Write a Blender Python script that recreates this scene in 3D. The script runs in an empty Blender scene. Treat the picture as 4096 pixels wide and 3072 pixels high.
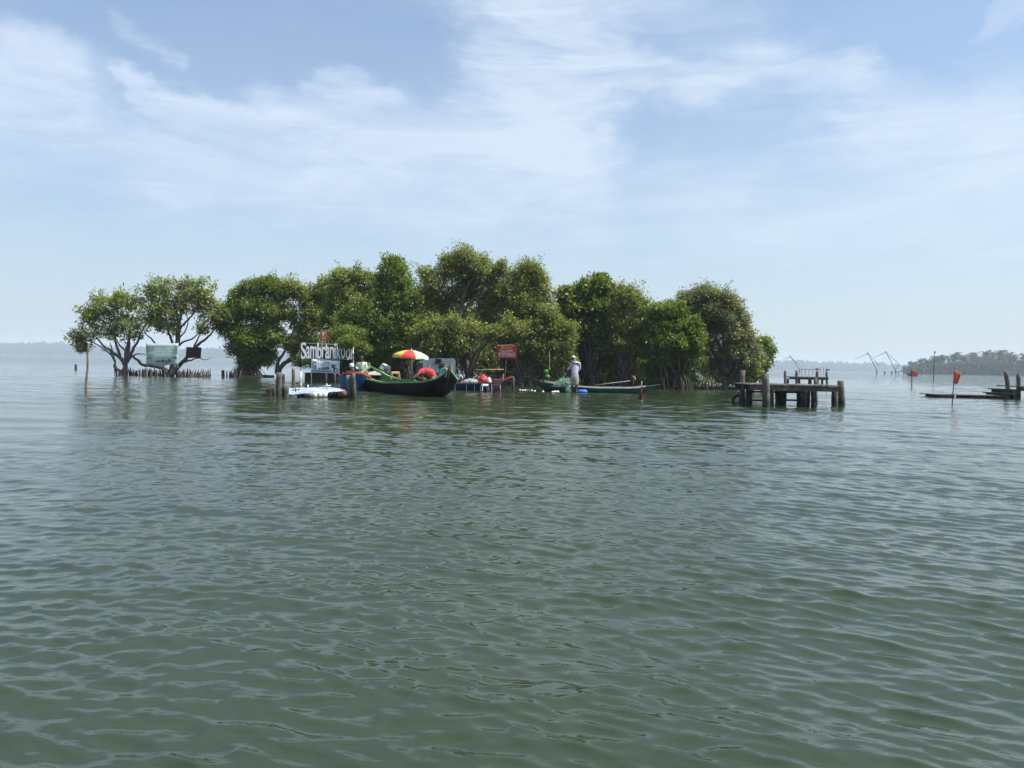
import bpy, math, random
import numpy as np
from mathutils import Vector, Matrix, Euler
C = bpy.context.scene.collection
SC = bpy.context.scene
R = math.radians
# ------------------------------------------------------------------ camera
F = 2844.0                       # focal length in pixels of the 4096 x 3072 photograph
CAM_H = 1.1
cd = bpy.data.cameras.new('camera'); cam = bpy.data.objects.new('camera', cd); C.objects.link(cam)
cd.sensor_width = 36; cd.lens = 36 * F / 4096; cd.clip_start = 0.05; cd.clip_end = 12000
CAM_M = Matrix.Translation((0, 0, CAM_H)) @ Matrix.Rotation(R(90 - 1.57), 4, 'X') @ Matrix.Rotation(R(1.17), 4, 'Z')
cam.matrix_world = CAM_M
SC.camera = cam
# ------------------------------------------------------------------ light
SUN_EL, SUN_AZ = 58.0, 102.0     # elevation, azimuth clockwise from the view direction (+Y)
SC.view_settings.view_transform = 'Standard'; SC.view_settings.look = 'None'
SC.view_settings.gamma = 1; SC.view_settings.use_curve_mapping = False
SC.view_settings.exposure = 0.90
SC.cycles.use_denoising = True
SC.cycles.sample_clamp_indirect = 3.0; SC.cycles.sample_clamp_direct = 6.0; SC.cycles.max_bounces = 6; SC.cycles.diffuse_bounces = 3; SC.cycles.glossy_bounces = 3
SC.cycles.transmission_bounces = 3; SC.cycles.volume_bounces = 0; SC.cycles.transparent_max_bounces = 6
SC.cycles.use_adaptive_sampling = False
sd = Vector((math.sin(R(SUN_AZ)) * math.cos(R(SUN_EL)), math.cos(R(SUN_AZ)) * math.cos(R(SUN_EL)), math.sin(R(SUN_EL))))
sl = bpy.data.lights.new('sun', 'SUN'); sl.energy = 5.0; sl.angle = R(0.6); sl.color = (1, .95, .86)
so = bpy.data.objects.new('sun', sl); C.objects.link(so)
so.rotation_euler = sd.to_track_quat('Z', 'Y').to_euler()

def P(px, py, D):
    """world point that the photograph's pixel shows at depth y = D"""
    d = CAM_M.to_3x3() @ Vector(((px - 2048) / F, (1536 - py) / F, -1))
    return Vector((0, 0, CAM_H)) + d * (D / d.y)
def G(px, D, z=0.0):
    """point at depth D and height z in pixel column px (measured near the horizon)"""
    a = P(px, 1458, D); b = P(px, 1558, D)
    t = (z - a.z) / (b.z - a.z)
    return a.lerp(b, t)

# ------------------------------------------------------------------ sky
w = bpy.data.worlds.new('World'); SC.world = w; w.use_nodes = True
nt = w.node_tree; nt.nodes.clear(); N = nt.nodes; L = nt.links
def nd(tree, kind, **kw):
    n = tree.nodes.new(kind)
    for k, v in kw.items(): setattr(n, k, v)
    return n
def mth(tree, op, a, b=None, c=None, clamp=False):
    n = tree.nodes.new('ShaderNodeMath'); n.operation = op; n.use_clamp = clamp
    for i, v in enumerate((a, b, c)):
        if v is None: continue
        if isinstance(v, (int, float)): n.inputs[i].default_value = v
        else: tree.links.new(v, n.inputs[i])
    return n.outputs[0]
def mx(tree, f, a, b, typ='RGBA', blend='MIX'):
    n = tree.nodes.new('ShaderNodeMix'); n.data_type = typ; n.blend_type = blend
    ia, ib, o = (6, 7, 2)
    for i, v in ((0, f), (ia, a), (ib, b)):
        if isinstance(v, (int, float)): n.inputs[i].default_value = v
        elif isinstance(v, tuple): n.inputs[i].default_value = (*v, 1)
        else: tree.links.new(v, n.inputs[i])
    return n.outputs[o]
sky = nd(nt, 'ShaderNodeTexSky', sky_type='NISHITA', sun_disc=False, sun_elevation=R(SUN_EL), sun_rotation=R(SUN_AZ))
sky.air_density = 1.3; sky.dust_density = 0.3; sky.ozone_density = 3.0; sky.altitude = 0
tc = nd(nt, 'ShaderNodeTexCoord'); sp = nd(nt, 'ShaderNodeSeparateXYZ'); L.new(tc.outputs['Generated'], sp.inputs[0])
X, Y, Z = sp.outputs
az = mth(nt, 'ARCTAN2', X, Y); el = mth(nt, 'ARCSINE', Z)
def noise(tree, vec, scale, detail=4, rough=.55, dist=0, w_=None):
    n = nd(tree, 'ShaderNodeTexNoise'); n.inputs['Scale'].default_value = scale; n.inputs['Detail'].default_value = detail
    n.inputs['Roughness'].default_value = rough; n.inputs['Distortion'].default_value = dist
    if vec is not None: tree.links.new(vec, n.inputs['Vector'])
    return n
cv = nd(nt, 'ShaderNodeCombineXYZ'); L.new(az, cv.inputs[0]); L.new(mth(nt, 'MULTIPLY', el, 1.6), cv.inputs[1])
wn = noise(nt, cv.outputs[0], 5.5, 6, .6)
wsep = nd(nt, 'ShaderNodeSeparateColor'); L.new(wn.outputs['Color'], wsep.inputs[0])
azw = mth(nt, 'ADD', az, mth(nt, 'MULTIPLY', mth(nt, 'SUBTRACT', wsep.outputs[0], .5), .24))
elw = mth(nt, 'ADD', el, mth(nt, 'MULTIPLY', mth(nt, 'SUBTRACT', wsep.outputs[1], .5), .15))
# streaky cirrus fibre
mp = nd(nt, 'ShaderNodeMapping'); L.new(cv.outputs[0], mp.inputs[0]); mp.inputs['Rotation'].default_value = (0, 0, R(20)); mp.inputs['Scale'].default_value = (2.6, 8, 1)
fib = noise(nt, mp.outputs[0], 1.8, 8, .6, 1.0).outputs['Fac']
big = noise(nt, cv.outputs[0], 2.1, 5, .6, .3).outputs['Fac']
def ang(px, py):
    v = P(px, py, 100.0) - Vector((0, 0, CAM_H)); v.normalize()
    return math.atan2(v.x, v.y), math.asin(v.z)
S = 4096 / 2212
strokes = [  # x0,y0,x1,y1 (photo at 2212 wide), half width px, strength
    (-200, 60, 150, 175, 62, .62), (-200, 200, 60, 150, 60, .55), (-200, 250, 420, 240, 85, .55), (300, 185, 640, 255, 28, .6),
    (560, 255, 1180, 300, 105, .68), (400, 370, 1250, 390, 120, .60), (215, 40, 350, 95, 26, .50), (700, 160, 840, 190, 22, .42),
    (1180, -120, 1170, 120, 240, .62), (1130, 100, 1160, 250, 130, .72), (1050, 300, 1260, 270, 45, .42), (1250, 150, 1800, 140, 48, .66),
    (1300, -60, 1620, 40, 100, .5), (1850, 260, 2400, 290, 95, .62), (1500, 400, 2400, 420, 150, .5), (-200, 420, 2400, 480, 130, .30), (2110, 52, 2300, 20, 20, .5),
    (600, 190, 1000, 220, 60, .35), (330, 170, 500, 215, 22, .35), (1600, 200, 2200, 130, 55, .3)]
tot = None
for (x0, y0, x1, y1, hw, st) in strokes:
    a0, e0 = ang(x0 * S, y0 * S); a1, e1 = ang(x1 * S, y1 * S); dx, dy = a1 - a0, e1 - e0; l2 = dx * dx + dy * dy; hwa = hw * .9 * S / F
    ux = mth(nt, 'SUBTRACT', azw, a0); uy = mth(nt, 'SUBTRACT', elw, e0)
    t = mth(nt, 'DIVIDE', mth(nt, 'ADD', mth(nt, 'MULTIPLY', ux, dx), mth(nt, 'MULTIPLY', uy, dy)), l2, clamp=True)
    rx = mth(nt, 'SUBTRACT', ux, mth(nt, 'MULTIPLY', t, dx)); ry = mth(nt, 'SUBTRACT', uy, mth(nt, 'MULTIPLY', t, dy))
    d2 = mth(nt, 'ADD', mth(nt, 'MULTIPLY', rx, rx), mth(nt, 'MULTIPLY', ry, ry))
    g = mth(nt, 'MULTIPLY', mth(nt, 'EXPONENT', mth(nt, 'MULTIPLY', mth(nt, 'POWER', mth(nt, 'MULTIPLY', d2, 1.0 / (hwa * hwa)), 1.4), -1.0)), st)
    tot = g if tot is None else mth(nt, 'MAXIMUM', tot, g) if False else mth(nt, 'SUBTRACT', mth(nt, 'ADD', tot, g), mth(nt, 'MULTIPLY', tot, g))
fn2 = noise(nt, mp.outputs[0], 7.0, 6, .65, .4).outputs['Fac']
fibm = mth(nt, 'ADD', mth(nt, 'MULTIPLY', mth(nt, 'SUBTRACT', fib, .5), 1.35), mth(nt, 'ADD', mth(nt, 'MULTIPLY', mth(nt, 'SUBTRACT', fn2, .5), .42), .95))
cr_ = nd(nt, 'ShaderNodeMapRange', interpolation_type='SMOOTHSTEP'); cr_.inputs[1].default_value = .14; cr_.inputs[2].default_value = 1.12
L.new(mth(nt, 'MULTIPLY', tot, fibm), cr_.inputs[0]); cl = cr_.outputs[0]
# thin cirrus goes on out of view, thickened overhead to brighten the water
gen = mth(nt, 'MULTIPLY', mth(nt, 'SUBTRACT', mth(nt, 'ADD', mth(nt, 'MULTIPLY', fib, .5), mth(nt, 'MULTIPLY', big, .8)), .38), 1.5, clamp=True)
above = mth(nt, 'SUBTRACT', mth(nt, 'MULTIPLY', el, 4.0), 1.75, clamp=True)
cl = mth(nt, 'ADD', cl, mth(nt, 'MULTIPLY', gen, mth(nt, 'ADD', mth(nt, 'MULTIPLY', above, 2.2), .20)), clamp=True)
veil = mth(nt, 'EXPONENT', mth(nt, 'MULTIPLY', mth(nt, 'MAXIMUM', el, 0), -3.6))        # hazy air thickening towards the horizon
hz = mth(nt, 'ADD', mth(nt, 'MULTIPLY', veil, .86), .08)
right = mth(nt, 'MULTIPLY', mth(nt, 'ADD', mth(nt, 'SINE', az), 1.0), .5)
hcol = mx(nt, right, (3.1, 3.7, 4.75), (4.5, 5.2, 5.8))
base = mx(nt, hz, mx(nt, 1.0, sky.outputs[0], (.99, 1.05, 1.12), blend='MULTIPLY'), hcol)
ccol = mx(nt, right, (4.9, 5.7, 7.0), (5.5, 6.2, 6.9))
out = mx(nt, mth(nt, 'MULTIPLY', cl, .84, clamp=True), base, ccol)
bg = nd(nt, 'ShaderNodeBackground'); bg.inputs[1].default_value = .078; L.new(out, bg.inputs[0])
wo = nd(nt, 'ShaderNodeOutputWorld'); L.new(bg.outputs[0], wo.inputs[0])
w.cycles.sampling_method = 'MANUAL'; w.cycles.sample_map_resolution = 512

# ------------------------------------------------------------------ materials
MATS = {}
def mat(name, col=(.5, .5, .5), rough=.6, var=.25, scale=8.0, bump=0.0, col2=None, spec=.4, metal=0, trans=0.0, stretch=None, sheen=0):
    if name in MATS: return MATS[name]
    m = bpy.data.materials.new(name); m.use_nodes = True; t = m.node_tree; b = t.nodes['Principled BSDF']
    b.inputs['Roughness'].default_value = rough; b.inputs['Specular IOR Level'].default_value = spec; b.inputs['Metallic'].default_value = metal
    o = nd(t, 'ShaderNodeTexCoord'); v = o.outputs['Object']
    if stretch:
        q = nd(t, 'ShaderNodeMapping'); t.links.new(v, q.inputs[0]); q.inputs['Scale'].default_value = stretch; v = q.outputs[0]
    n = noise(t, v, scale, 5, .6); r = nd(t, 'ShaderNodeMapRange'); r.inputs[1].default_value = .3; r.inputs[2].default_value = .7
    t.links.new(n.outputs['Fac'], r.inputs[0])
    c2 = col2 or tuple(c * (1 - var * 1.6) for c in col); c1 = col if col2 else tuple(min(1, c * (1 + var * .6)) for c in col)
    t.links.new(mx(t, r.outputs[0], c2, c1), b.inputs['Base Color'])
    if bump:
        n2 = noise(t, v, scale * 3, 4, .6)
        bp = nd(t, 'ShaderNodeBump'); bp.inputs['Strength'].default_value = bump; bp.inputs['Distance'].default_value = .02
        t.links.new(n2.outputs['Fac'], bp.inputs['Height']); t.links.new(bp.outputs[0], b.inputs['Normal'])
    if trans:
        tr = nd(t, 'ShaderNodeBsdfTranslucent'); tr.inputs[0].default_value = (*[min(1, c * 1.1) for c in col], 1)
        ms = nd(t, 'ShaderNodeMixShader'); ms.inputs[0].default_value = trans
        t.links.new(b.outputs[0], ms.inputs[1]); t.links.new(tr.outputs[0], ms.inputs[2]); t.links.new(ms.outputs[0], t.nodes['Material Output'].inputs[0])
    MATS[name] = m
    return m
def leaf_mat(name, dark, mid, light, rough=.42, trans=.3):
    m = bpy.data.materials.new(name); m.use_nodes = True; t = m.node_tree; b = t.nodes['Principled BSDF']
    a = nd(t, 'ShaderNodeAttribute', attribute_name='tone'); cr = nd(t, 'ShaderNodeValToRGB'); t.links.new(a.outputs['Fac'], cr.inputs[0])
    e = cr.color_ramp.elements; e[0].color = (*dark, 1); e[1].color = (*light, 1); e[1].position = .93
    k = cr.color_ramp.elements.new(.5); k.color = (*mid, 1)
    t.links.new(cr.outputs[0], b.inputs['Base Color']); b.inputs['Roughness'].default_value = rough; b.inputs['Specular IOR Level'].default_value = .45
    tr = nd(t, 'ShaderNodeBsdfTranslucent'); t.links.new(mx(t, .55, cr.outputs[0], (.32, .40, .035)), tr.inputs[0])
    ms = nd(t, 'ShaderNodeMixShader'); ms.inputs[0].default_value = trans
    t.links.new(b.outputs[0], ms.inputs[1]); t.links.new(tr.outputs[0], ms.inputs[2]); t.links.new(ms.outputs[0], t.nodes['Material Output'].inputs[0])
    return m

# ------------------------------------------------------------------ mesh helpers
def mesh_np(name, V, Fc, m, smooth=False, attrs=None):
    """V (n,3); Fc (k,3|4) int array -> mesh data"""
    me = bpy.data.meshes.new(name); V = np.asarray(V, np.float32); Fc = np.asarray(Fc, np.int32); k = Fc.shape[1]
    me.vertices.add(len(V)); me.vertices.foreach_set('co', V.ravel())
    me.loops.add(Fc.size); me.loops.foreach_set('vertex_index', Fc.ravel())
    me.polygons.add(len(Fc)); me.polygons.foreach_set('loop_start', np.arange(0, Fc.size, k, dtype=np.int32))
    if smooth: me.polygons.foreach_set('use_smooth', np.ones(len(Fc), bool))
    for an, av in (attrs or {}).items():
        at = me.attributes.new(an, 'FLOAT', 'POINT'); at.data.foreach_set('value', np.asarray(av, np.float32))
    me.update(calc_edges=True)
    if m: me.materials.append(m)
    return me
class MB:
    def __init__(s): s.v = []; s.f = []
    def add(s, v, f):
        o = len(s.v); s.v += [tuple(a) for a in v]; s.f += [tuple(i + o for i in q) for q in f]; return s
    def box(s, c, size, rot=None, taper=1.0):
        hx, hy, hz = size[0] / 2, size[1] / 2, size[2] / 2; vs = []
        for z in (-hz, hz):
            k = taper if z > 0 else 1
            for x, y in ((-hx, -hy), (hx, -hy), (hx, hy), (-hx, hy)): vs.append(Vector((x * k, y * k, z)))
        if rot is not None:
            M = rot if isinstance(rot, Matrix) else Euler(rot).to_matrix(); vs = [M @ q for q in vs]
        c = Vector(c)
        return s.add([q + c for q in vs], [(0, 3, 2, 1), (4, 5, 6, 7), (0, 1, 5, 4), (1, 2, 6, 5), (2, 3, 7, 6), (3, 0, 4, 7)])
    def beam(s, a, b, wd, ht, up=(0, 0, 1)):
        a, b = Vector(a), Vector(b); d = (b - a).normalized(); sx = d.cross(Vector(up))
        if sx.length < 1e-4: sx = d.cross(Vector((0, 1, 0)))
        sx.normalize(); u = sx.cross(d); vs = []
        for p in (a, b):
            for i, j in ((-1, -1), (1, -1), (1, 1), (-1, 1)): vs.append(p + sx * i * wd / 2 + u * j * ht / 2)
        return s.add(vs, [(0, 1, 2, 3), (4, 7, 6, 5), (0, 4, 5, 1), (1, 5, 6, 2), (2, 6, 7, 3), (3, 7, 4, 0)])
    def tube(s, pts, rad, n=6, cap=True, jit=0):
        pts = [Vector(p) for p in pts]
        if not isinstance(rad, (list, tuple)): rad = [rad] * len(pts)
        vs = []; ref = None
        for i, p in enumerate(pts):
            d = (pts[min(i + 1, len(pts) - 1)] - pts[max(i - 1, 0)]).normalized()
            if ref is None: ref = Vector((0, 0, 1)) if abs(d.z) < .9 else Vector((1, 0, 0))
            a = d.cross(ref).normalized(); b = d.cross(a); ref = -b if False else ref
            for k in range(n):
                t = 2 * math.pi * k / n; r = rad[i] * (1 + (random.uniform(-jit, jit) if jit else 0))
                vs.append(p + (a * math.cos(t) + b * math.sin(t)) * r)
        fs = [(i * n + k, i * n + (k + 1) % n, (i + 1) * n + (k + 1) % n, (i + 1) * n + k) for i in range(len(pts) - 1) for k in range(n)]
        if cap: fs += [tuple(range(n))[::-1], tuple(range((len(pts) - 1) * n, len(pts) * n))]
        return s.add(vs, fs)
    def lathe(s, prof, c, n=16, M=None):
        c = Vector(c); vs = []
        for r, z in prof:
            for k in range(n):
                t = 2 * math.pi * k / n; q = Vector((r * math.cos(t), r * math.sin(t), z)); vs.append(c + (M @ q if M else q))
        m_ = len(prof)
        fs = [(i * n + k, i * n + (k + 1) % n, (i + 1) * n + (k + 1) % n, (i + 1) * n + k) for i in range(m_ - 1) for k in range(n)]
        fs += [tuple(range(n))[::-1], tuple(range((m_ - 1) * n, m_ * n))]
        return s.add(vs, fs)
    def grid(s, rows):
        n = len(rows[0]); vs = [p for r in rows for p in r]
        return s.add(vs, [(i * n + k, i * n + k + 1, (i + 1) * n + k + 1, (i + 1) * n + k) for i in range(len(rows) - 1) for k in range(n - 1)])
    def quad(s, a, b, c, d): return s.add([a, b, c, d], [(0, 1, 2, 3)])
    def mesh(s, name, m, smooth=False, origin=None):
        me = bpy.data.meshes.new(name); vs = s.v
        if origin is not None: o = Vector(origin); vs = [tuple(Vector(q) - o) for q in vs]
        me.from_pydata(vs, [], s.f); me.update()
        if smooth: me.polygons.foreach_set('use_smooth', [True] * len(me.polygons))
        if m: me.materials.append(m)
        return me
def tag(o, label=None, cat=None, group=None, kind=None):
    if label: o['label'] = label
    if cat: o['category'] = cat
    if group: o['group'] = group
    if kind: o['kind'] = kind
    return o
def link(name, me, parent=None, loc=None):
    o = bpy.data.objects.new(name, me); C.objects.link(o)
    if loc is not None: o.location = loc
    if parent: o.parent = parent
    return o
def thing(name, label, cat, loc=(0, 0, 0), group=None, rz=0):
    o = bpy.data.objects.new(name, None); C.objects.link(o); o.location = loc; o.rotation_euler = (0, 0, rz); o.empty_display_size = .1
    return tag(o, label, cat, group)
def part(name, mb, m, root, smooth=False, world=True, label=None, kind=None):
    """a part built in world coordinates under a thing whose origin is root.location (no rotation)"""
    off = Vector((0, 0, 0)); q = root
    while q is not None: off += Vector(q.location); q = q.parent
    o = link(name, mb.mesh(name, m, smooth, off if world else None), root)
    return tag(o, label, None, None, kind)
def copy_tree(o, parent=None):
    c = o.copy(); C.objects.link(c)
    if parent: c.parent = parent
    for ch in list(o.children): copy_tree(ch, c)
    return c
def single(name, mb, m, label, cat, origin, group=None, smooth=False, kind=None):
    o = link(name, mb.mesh(name, m, smooth, origin), None, origin)
    return tag(o, label, cat, group, kind)
def bevel(o, wdt=.01, seg=1):
    b = o.modifiers.new('bevel', 'BEVEL'); b.width = wdt; b.segments = seg; b.limit_method = 'ANGLE'; return o
# ------------------------------------------------------------------ water
rw = np.random.RandomState(7)
def vnoise(x, y, seed, n=6):
    r = np.random.RandomState(seed); o = np.zeros_like(x)
    for i in range(n):
        a = r.uniform(0, 6.28); k = r.uniform(.6, 1.6); o += np.sin((x * math.cos(a) + y * math.sin(a)) * k + r.uniform(0, 6.28))
    return o / n
ds = [0.75]
while ds[-1] < 5200: ds.append(ds[-1] * (1 + (.0034 if ds[-1] < 45 else .008) + .000012 * ds[-1] ** 1.15) + .0012)
ds = np.array(ds); NA = 310
fine = np.linspace(-47, 47, NA); fine = np.concatenate(([-180, -150, -120, -100, -85, -75, -66, -60, -55, -51, -49], fine, [49, 51, 55, 60, 66, 75, 85, 100, 120, 150, 180]))
aa = np.radians(fine); DD, AA = np.meshgrid(ds, aa, indexing='ij')
wx = DD * np.sin(AA); wy = DD * np.cos(AA); wz = np.zeros_like(wx); ox = np.zeros_like(wx); oy = np.zeros_like(wx)
sp_r = np.gradient(ds)[:, None] * np.ones_like(wx); sp_a = DD * math.radians(94 / NA)
gust = np.clip(.86 + .42 * vnoise(wx / 5.5, wy / 9, 3), .42, 1.3)          # calmer and rougher patches
calm = np.exp(-((wx + 8.6) / 3.0) ** 2 - ((wy - 12) / 6) ** 2) * .7
gust = gust * (1 - calm)
NW = 130
for i in range(NW):
    lam = math.exp(rw.uniform(math.log(.06), math.log(2.6)))
    th = rw.normal(math.radians(258), math.radians(17 if lam > .4 else 27))       # travelling mostly towards the camera
    k = 2 * math.pi / lam; kx, ky = k * math.cos(th), k * math.sin(th)
    slope = .0165 * (.45 if lam > 1 else .55 if lam > .5 else .85 if lam > .28 else 1.35 if lam > .2 else 2.4 if lam > .1 else 2.6)
    A = slope / k * 1.0
    # stop short waves where the mesh is too coarse to carry them
    eff = np.maximum(sp_r * abs(math.sin(th)) , sp_a * abs(math.cos(th)))
    att = np.clip((lam / np.maximum(eff, 1e-4) - 2.0) / 1.6, 0, 1)
    loc = 1 + .8 * vnoise(wx / (3.2 * lam), wy / (3.2 * lam), 100 + i, 3) if lam < 1.3 else 1.0
    ph = kx * wx + ky * wy + rw.uniform(0, 6.28)
    a = A * att * loc * (gust if lam < 1.2 else 1)
    s_, c_ = np.sin(ph), np.cos(ph)
    wz += a * c_; ox -= a * s_ * math.cos(th) * .9; oy -= a * s_ * math.sin(th) * .9
V = np.stack([wx + ox, wy + oy, wz], -1).reshape(-1, 3)
nr, nc = wx.shape; idx = np.arange(nr * nc).reshape(nr, nc)
Fq = np.stack([idx[:-1, :-1], idx[:-1, 1:], idx[1:, 1:], idx[1:, :-1]], -1).reshape(-1, 4)[:, ::-1]
V = np.vstack([V, [[0, 0, 0]]])
wm = bpy.data.materials.new('estuary_water'); wm.use_nodes = True; t = wm.node_tree; b = t.nodes['Principled BSDF']
g = nd(t, 'ShaderNodeNewGeometry'); n0 = noise(t, g.outputs['Position'], .12, 3, .5)
t.links.new(mx(t, n0.outputs['Fac'], (.0155, .0265, .0125), (.0205, .0325, .0165)), b.inputs['Base Color'])
b.inputs['Roughness'].default_value = .03; b.inputs['IOR'].default_value = 1.48; b.inputs['Specular IOR Level'].default_value = .5
q = nd(t, 'ShaderNodeMapping'); t.links.new(g.outputs['Position'], q.inputs[0]); q.inputs['Scale'].default_value = (.5, 1, 1)
n1 = noise(t, q.outputs[0], 4.5, 3, .5, .35); n2 = noise(t, q.outputs[0], 1.3, 3, .5, .2)
hgt = mth(t, 'ADD', n1.outputs['Fac'], mth(t, 'MULTIPLY', n2.outputs['Fac'], 1.2))
fa = nd(t, 'ShaderNodeAttribute', attribute_name='short_waves')            # the mesh itself carries these waves close to the shore of the viewer
bp = nd(t, 'ShaderNodeBump'); bp.inputs['Strength'].default_value = 1.0; bp.inputs['Distance'].default_value = .032
n3 = noise(t, q.outputs[0], 26.0, 3, .5, .3)
t.links.new(mth(t, 'ADD', mth(t, 'MULTIPLY', hgt, fa.outputs['Fac']), mth(t, 'MULTIPLY', n3.outputs['Fac'], .09)), bp.inputs['Height']); t.links.new(bp.outputs[0], b.inputs['Normal'])
sw = (np.clip((DD - 6) / 22, 0, 1) * (1 + 1.6 * np.clip((DD - 35) / 160, 0, 1))).ravel() * np.clip(gust.ravel(), .5, 1.2); sw = np.append(sw, 0)
wt = link('water', mesh_np('water', V, Fq, wm, True, {'short_waves': sw})); tag(wt, kind='structure')
bed = MB(); bed.box((0, 0, -1.12), (10400, 10400, .1)); wb = link('lagoon_bed', bed.mesh('lagoon_bed', mat('mud', (.10, .08, .055), .9, .3, .5))); tag(wb, kind='structure')

# ------------------------------------------------------------------ haze
hb = MB(); hb.box((0, 0, 21.0), (10600, 10600, 46.4)); hm = bpy.data.materials.new('haze'); hm.use_nodes = True; t = hm.node_tree
t.nodes.remove(t.nodes['Principled BSDF']); pv = nd(t, 'ShaderNodeVolumePrincipled'); pv.inputs['Color'].default_value = (.72, .86, 1, 1)
pv.inputs['Density'].default_value = .00034; pv.inputs['Anisotropy'].default_value = 0
t.links.new(pv.outputs[0], t.nodes['Material Output'].inputs['Volume'])
hm.cycles.homogeneous_volume = True
ho = link('haze', hb.mesh('haze', hm)); tag(ho, kind='stuff')

# ------------------------------------------------------------------ leaf meshes
def unit(a): return a / np.maximum(np.linalg.norm(a, axis=-1, keepdims=True), 1e-9)
def leaf_cloud(cent, axis, n_per, size, spread, rng, tone_c, up=.35, asp=.46, tvar=.22):
    """rosettes of folded pointed leaves around cluster centres; returns V, F, tone"""
    k = len(cent); n = k * n_per
    c = np.repeat(cent, n_per, 0); ax = np.repeat(axis, n_per, 0); tn = np.repeat(tone_c, n_per)
    rnd = unit(rng.normal(size=(n, 3)))
    d = unit(ax * .55 + rnd * .95 + np.array([0, 0, up * .3]))
    p = c + rng.normal(size=(n, 3)) * spread * np.array([1, 1, .8])
    nr_ = unit(np.array([0, 0, up]) + ax * .6 + rng.normal(size=(n, 3)) * .5)
    sd_ = unit(np.cross(d, nr_)); nn = np.cross(sd_, d)
    ln = (size * rng.uniform(.55, 1.42, n))[:, None]
    w_ = ln * asp / 2
    v0 = p; v1 = p + d * ln * .52 + sd_ * w_ + nn * ln * .07; v2 = p + d * ln - nn * ln * .04; v3 = p + d * ln * .52 - sd_ * w_ + nn * ln * .07
    V = np.stack([v0, v1, v2, v3], 1).reshape(-1, 3)
    Fx = np.arange(n * 4).reshape(n, 4)
    tone = np.clip(tn + rng.normal(size=n) * tvar, 0, 1)
    return V, Fx, np.repeat(tone, 4)
def merge(parts_):
    o = 0; Vs, Fs, Ts = [], [], []
    for V, Fx, T in parts_:
        Vs.append(V); Fs.append(Fx + o); Ts.append(T); o += len(V)
    return np.vstack(Vs), np.vstack(Fs), np.concatenate(Ts)

# ------------------------------------------------------------------ far shores and palms
wood_far = leaf_mat('far_foliage', (.008, .017, .009), (.014, .028, .014), (.027, .045, .02), .8, .1)
def far_wood(name, xs, D0, hfun, depth, n, seed, base_h=0, leaf=1.6, persp=False):
    rng = np.random.RandomState(seed); cs = []; axs = []; tn = []
    for i in range(n):
        x = rng.uniform(*xs); y = D0 + rng.uniform(0, depth); h = hfun(x) * rng.uniform(.72, 1.05); x *= y / D0 if persp else 1; r = rng.uniform(.22, .36) * h
        nb = 26
        dirs = unit(rng.normal(size=(nb, 3))); dirs[:, 2] = np.abs(dirs[:, 2]) * 1.0 - .15
        cs.append(np.array([x, y, h - r]) + dirs * r * np.array([1.25, 1.25, 1])); axs.append(dirs); tn.append(np.full(nb, rng.uniform(.2, .7)))
        low = np.stack([rng.uniform(x - r * 1.6, x + r * 1.6, nb), y + rng.uniform(-2, 2, nb), rng.uniform(0, h * .75, nb)], 1)
        cs.append(low); axs.append(unit(rng.normal(size=(nb, 3)) + np.array([0, -1, 0.3]))); tn.append(np.full(nb, .2))
    V, Fx, T = leaf_cloud(np.vstack(cs), np.vstack(axs), 2, leaf, leaf * .35, rng, np.concatenate(tn), .5, .8)
    o = link(name, mesh_np(name, V, Fx, wood_far, False, {'tone': T})); return o
def hleft(x): return 19 + 2.5 * math.sin(x * .011) + 2.0 * math.sin(x * .037 + 1)
o = far_wood('distant_woods', (-2200, -820), 2200, lambda x: 1.45 * hleft(x * .68) * (1 + (-x - 820) / 6200), 120, 520, 11, leaf=7.6)
tag(o, 'long low wooded shore fading blue across the water at the far left', 'woods', kind='stuff')
o = far_wood('distant_woods', (-830, 2100), 2350, lambda x: 1.42 * hleft(x * .7) * .92, 120, 800, 12, leaf=7.8)
tag(o, 'hazy blue tree line on the horizon behind the mangrove island and fishing nets', 'woods', kind='stuff')
for (a_, b_, y_, nm) in (((-2400), -800, 2196, 0), (-1000, 2300, 2346, 1)):
    m_ = MB(); m_.box(((a_ + b_) / 2, y_ + 90, .1), (b_ - a_, 190, 1.0)); tag(link('far_shore', m_.mesh('far_shore', mat('shore_earth', (.12, .11, .07), .9, .3, .05))), kind='structure')
# nearer palm shore on the right
PD = 600.0
def px2x(px, D): return P(px, 1480, D).x
xa, xb = px2x(3605, PD), px2x(4500, PD)
def ptop(px):
    ks = [(3595, 1464), (3625, 1452), (3680, 1440), (3760, 1428), (3800, 1420), (3900, 1414), (4000, 1408), (4100, 1410), (4300, 1404), (4700, 1400)]
    for (a0, b0), (a1, b1) in zip(ks, ks[1:]):
        if a0 <= px <= a1: return b0 + (b1 - b0) * (px - a0) / (a1 - a0)
    return 1464
def hpalm(x, D):
    px = 2048 + x / D * F
    return P(px, ptop(px), D).z
o = far_wood('shore_scrub', (xa + 2, xb), PD - 4, lambda x: max(2.5, hpalm(x, PD) * (.70 + .13 * math.sin(x * .13) + .09 * math.sin(x * .31))), 70, 520, 21, leaf=1.5, persp=True)
tag(o, 'dark scrub filling in beneath the coconut palms on the right shore', 'scrub', kind='stuff')
m_ = MB(); sh = [(xa - 1, PD - 6), (xa + 30, PD - 9), (xb + 200, PD - 12), (xb + 300, PD + 120), (xa + 75, PD + 120), (xa + 8, PD + 10)]
m_.add([(x, y, -.6) for x, y in sh] + [(x, y, .35) for x, y in sh], [tuple(range(6))[::-1], tuple(range(6, 12))] + [(i, (i + 1) % 6, 6 + (i + 1) % 6, 6 + i) for i in range(6)])
tag(link('palm_shore', m_.mesh('palm_shore', mat('shore_earth'))), kind='structure')
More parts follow.
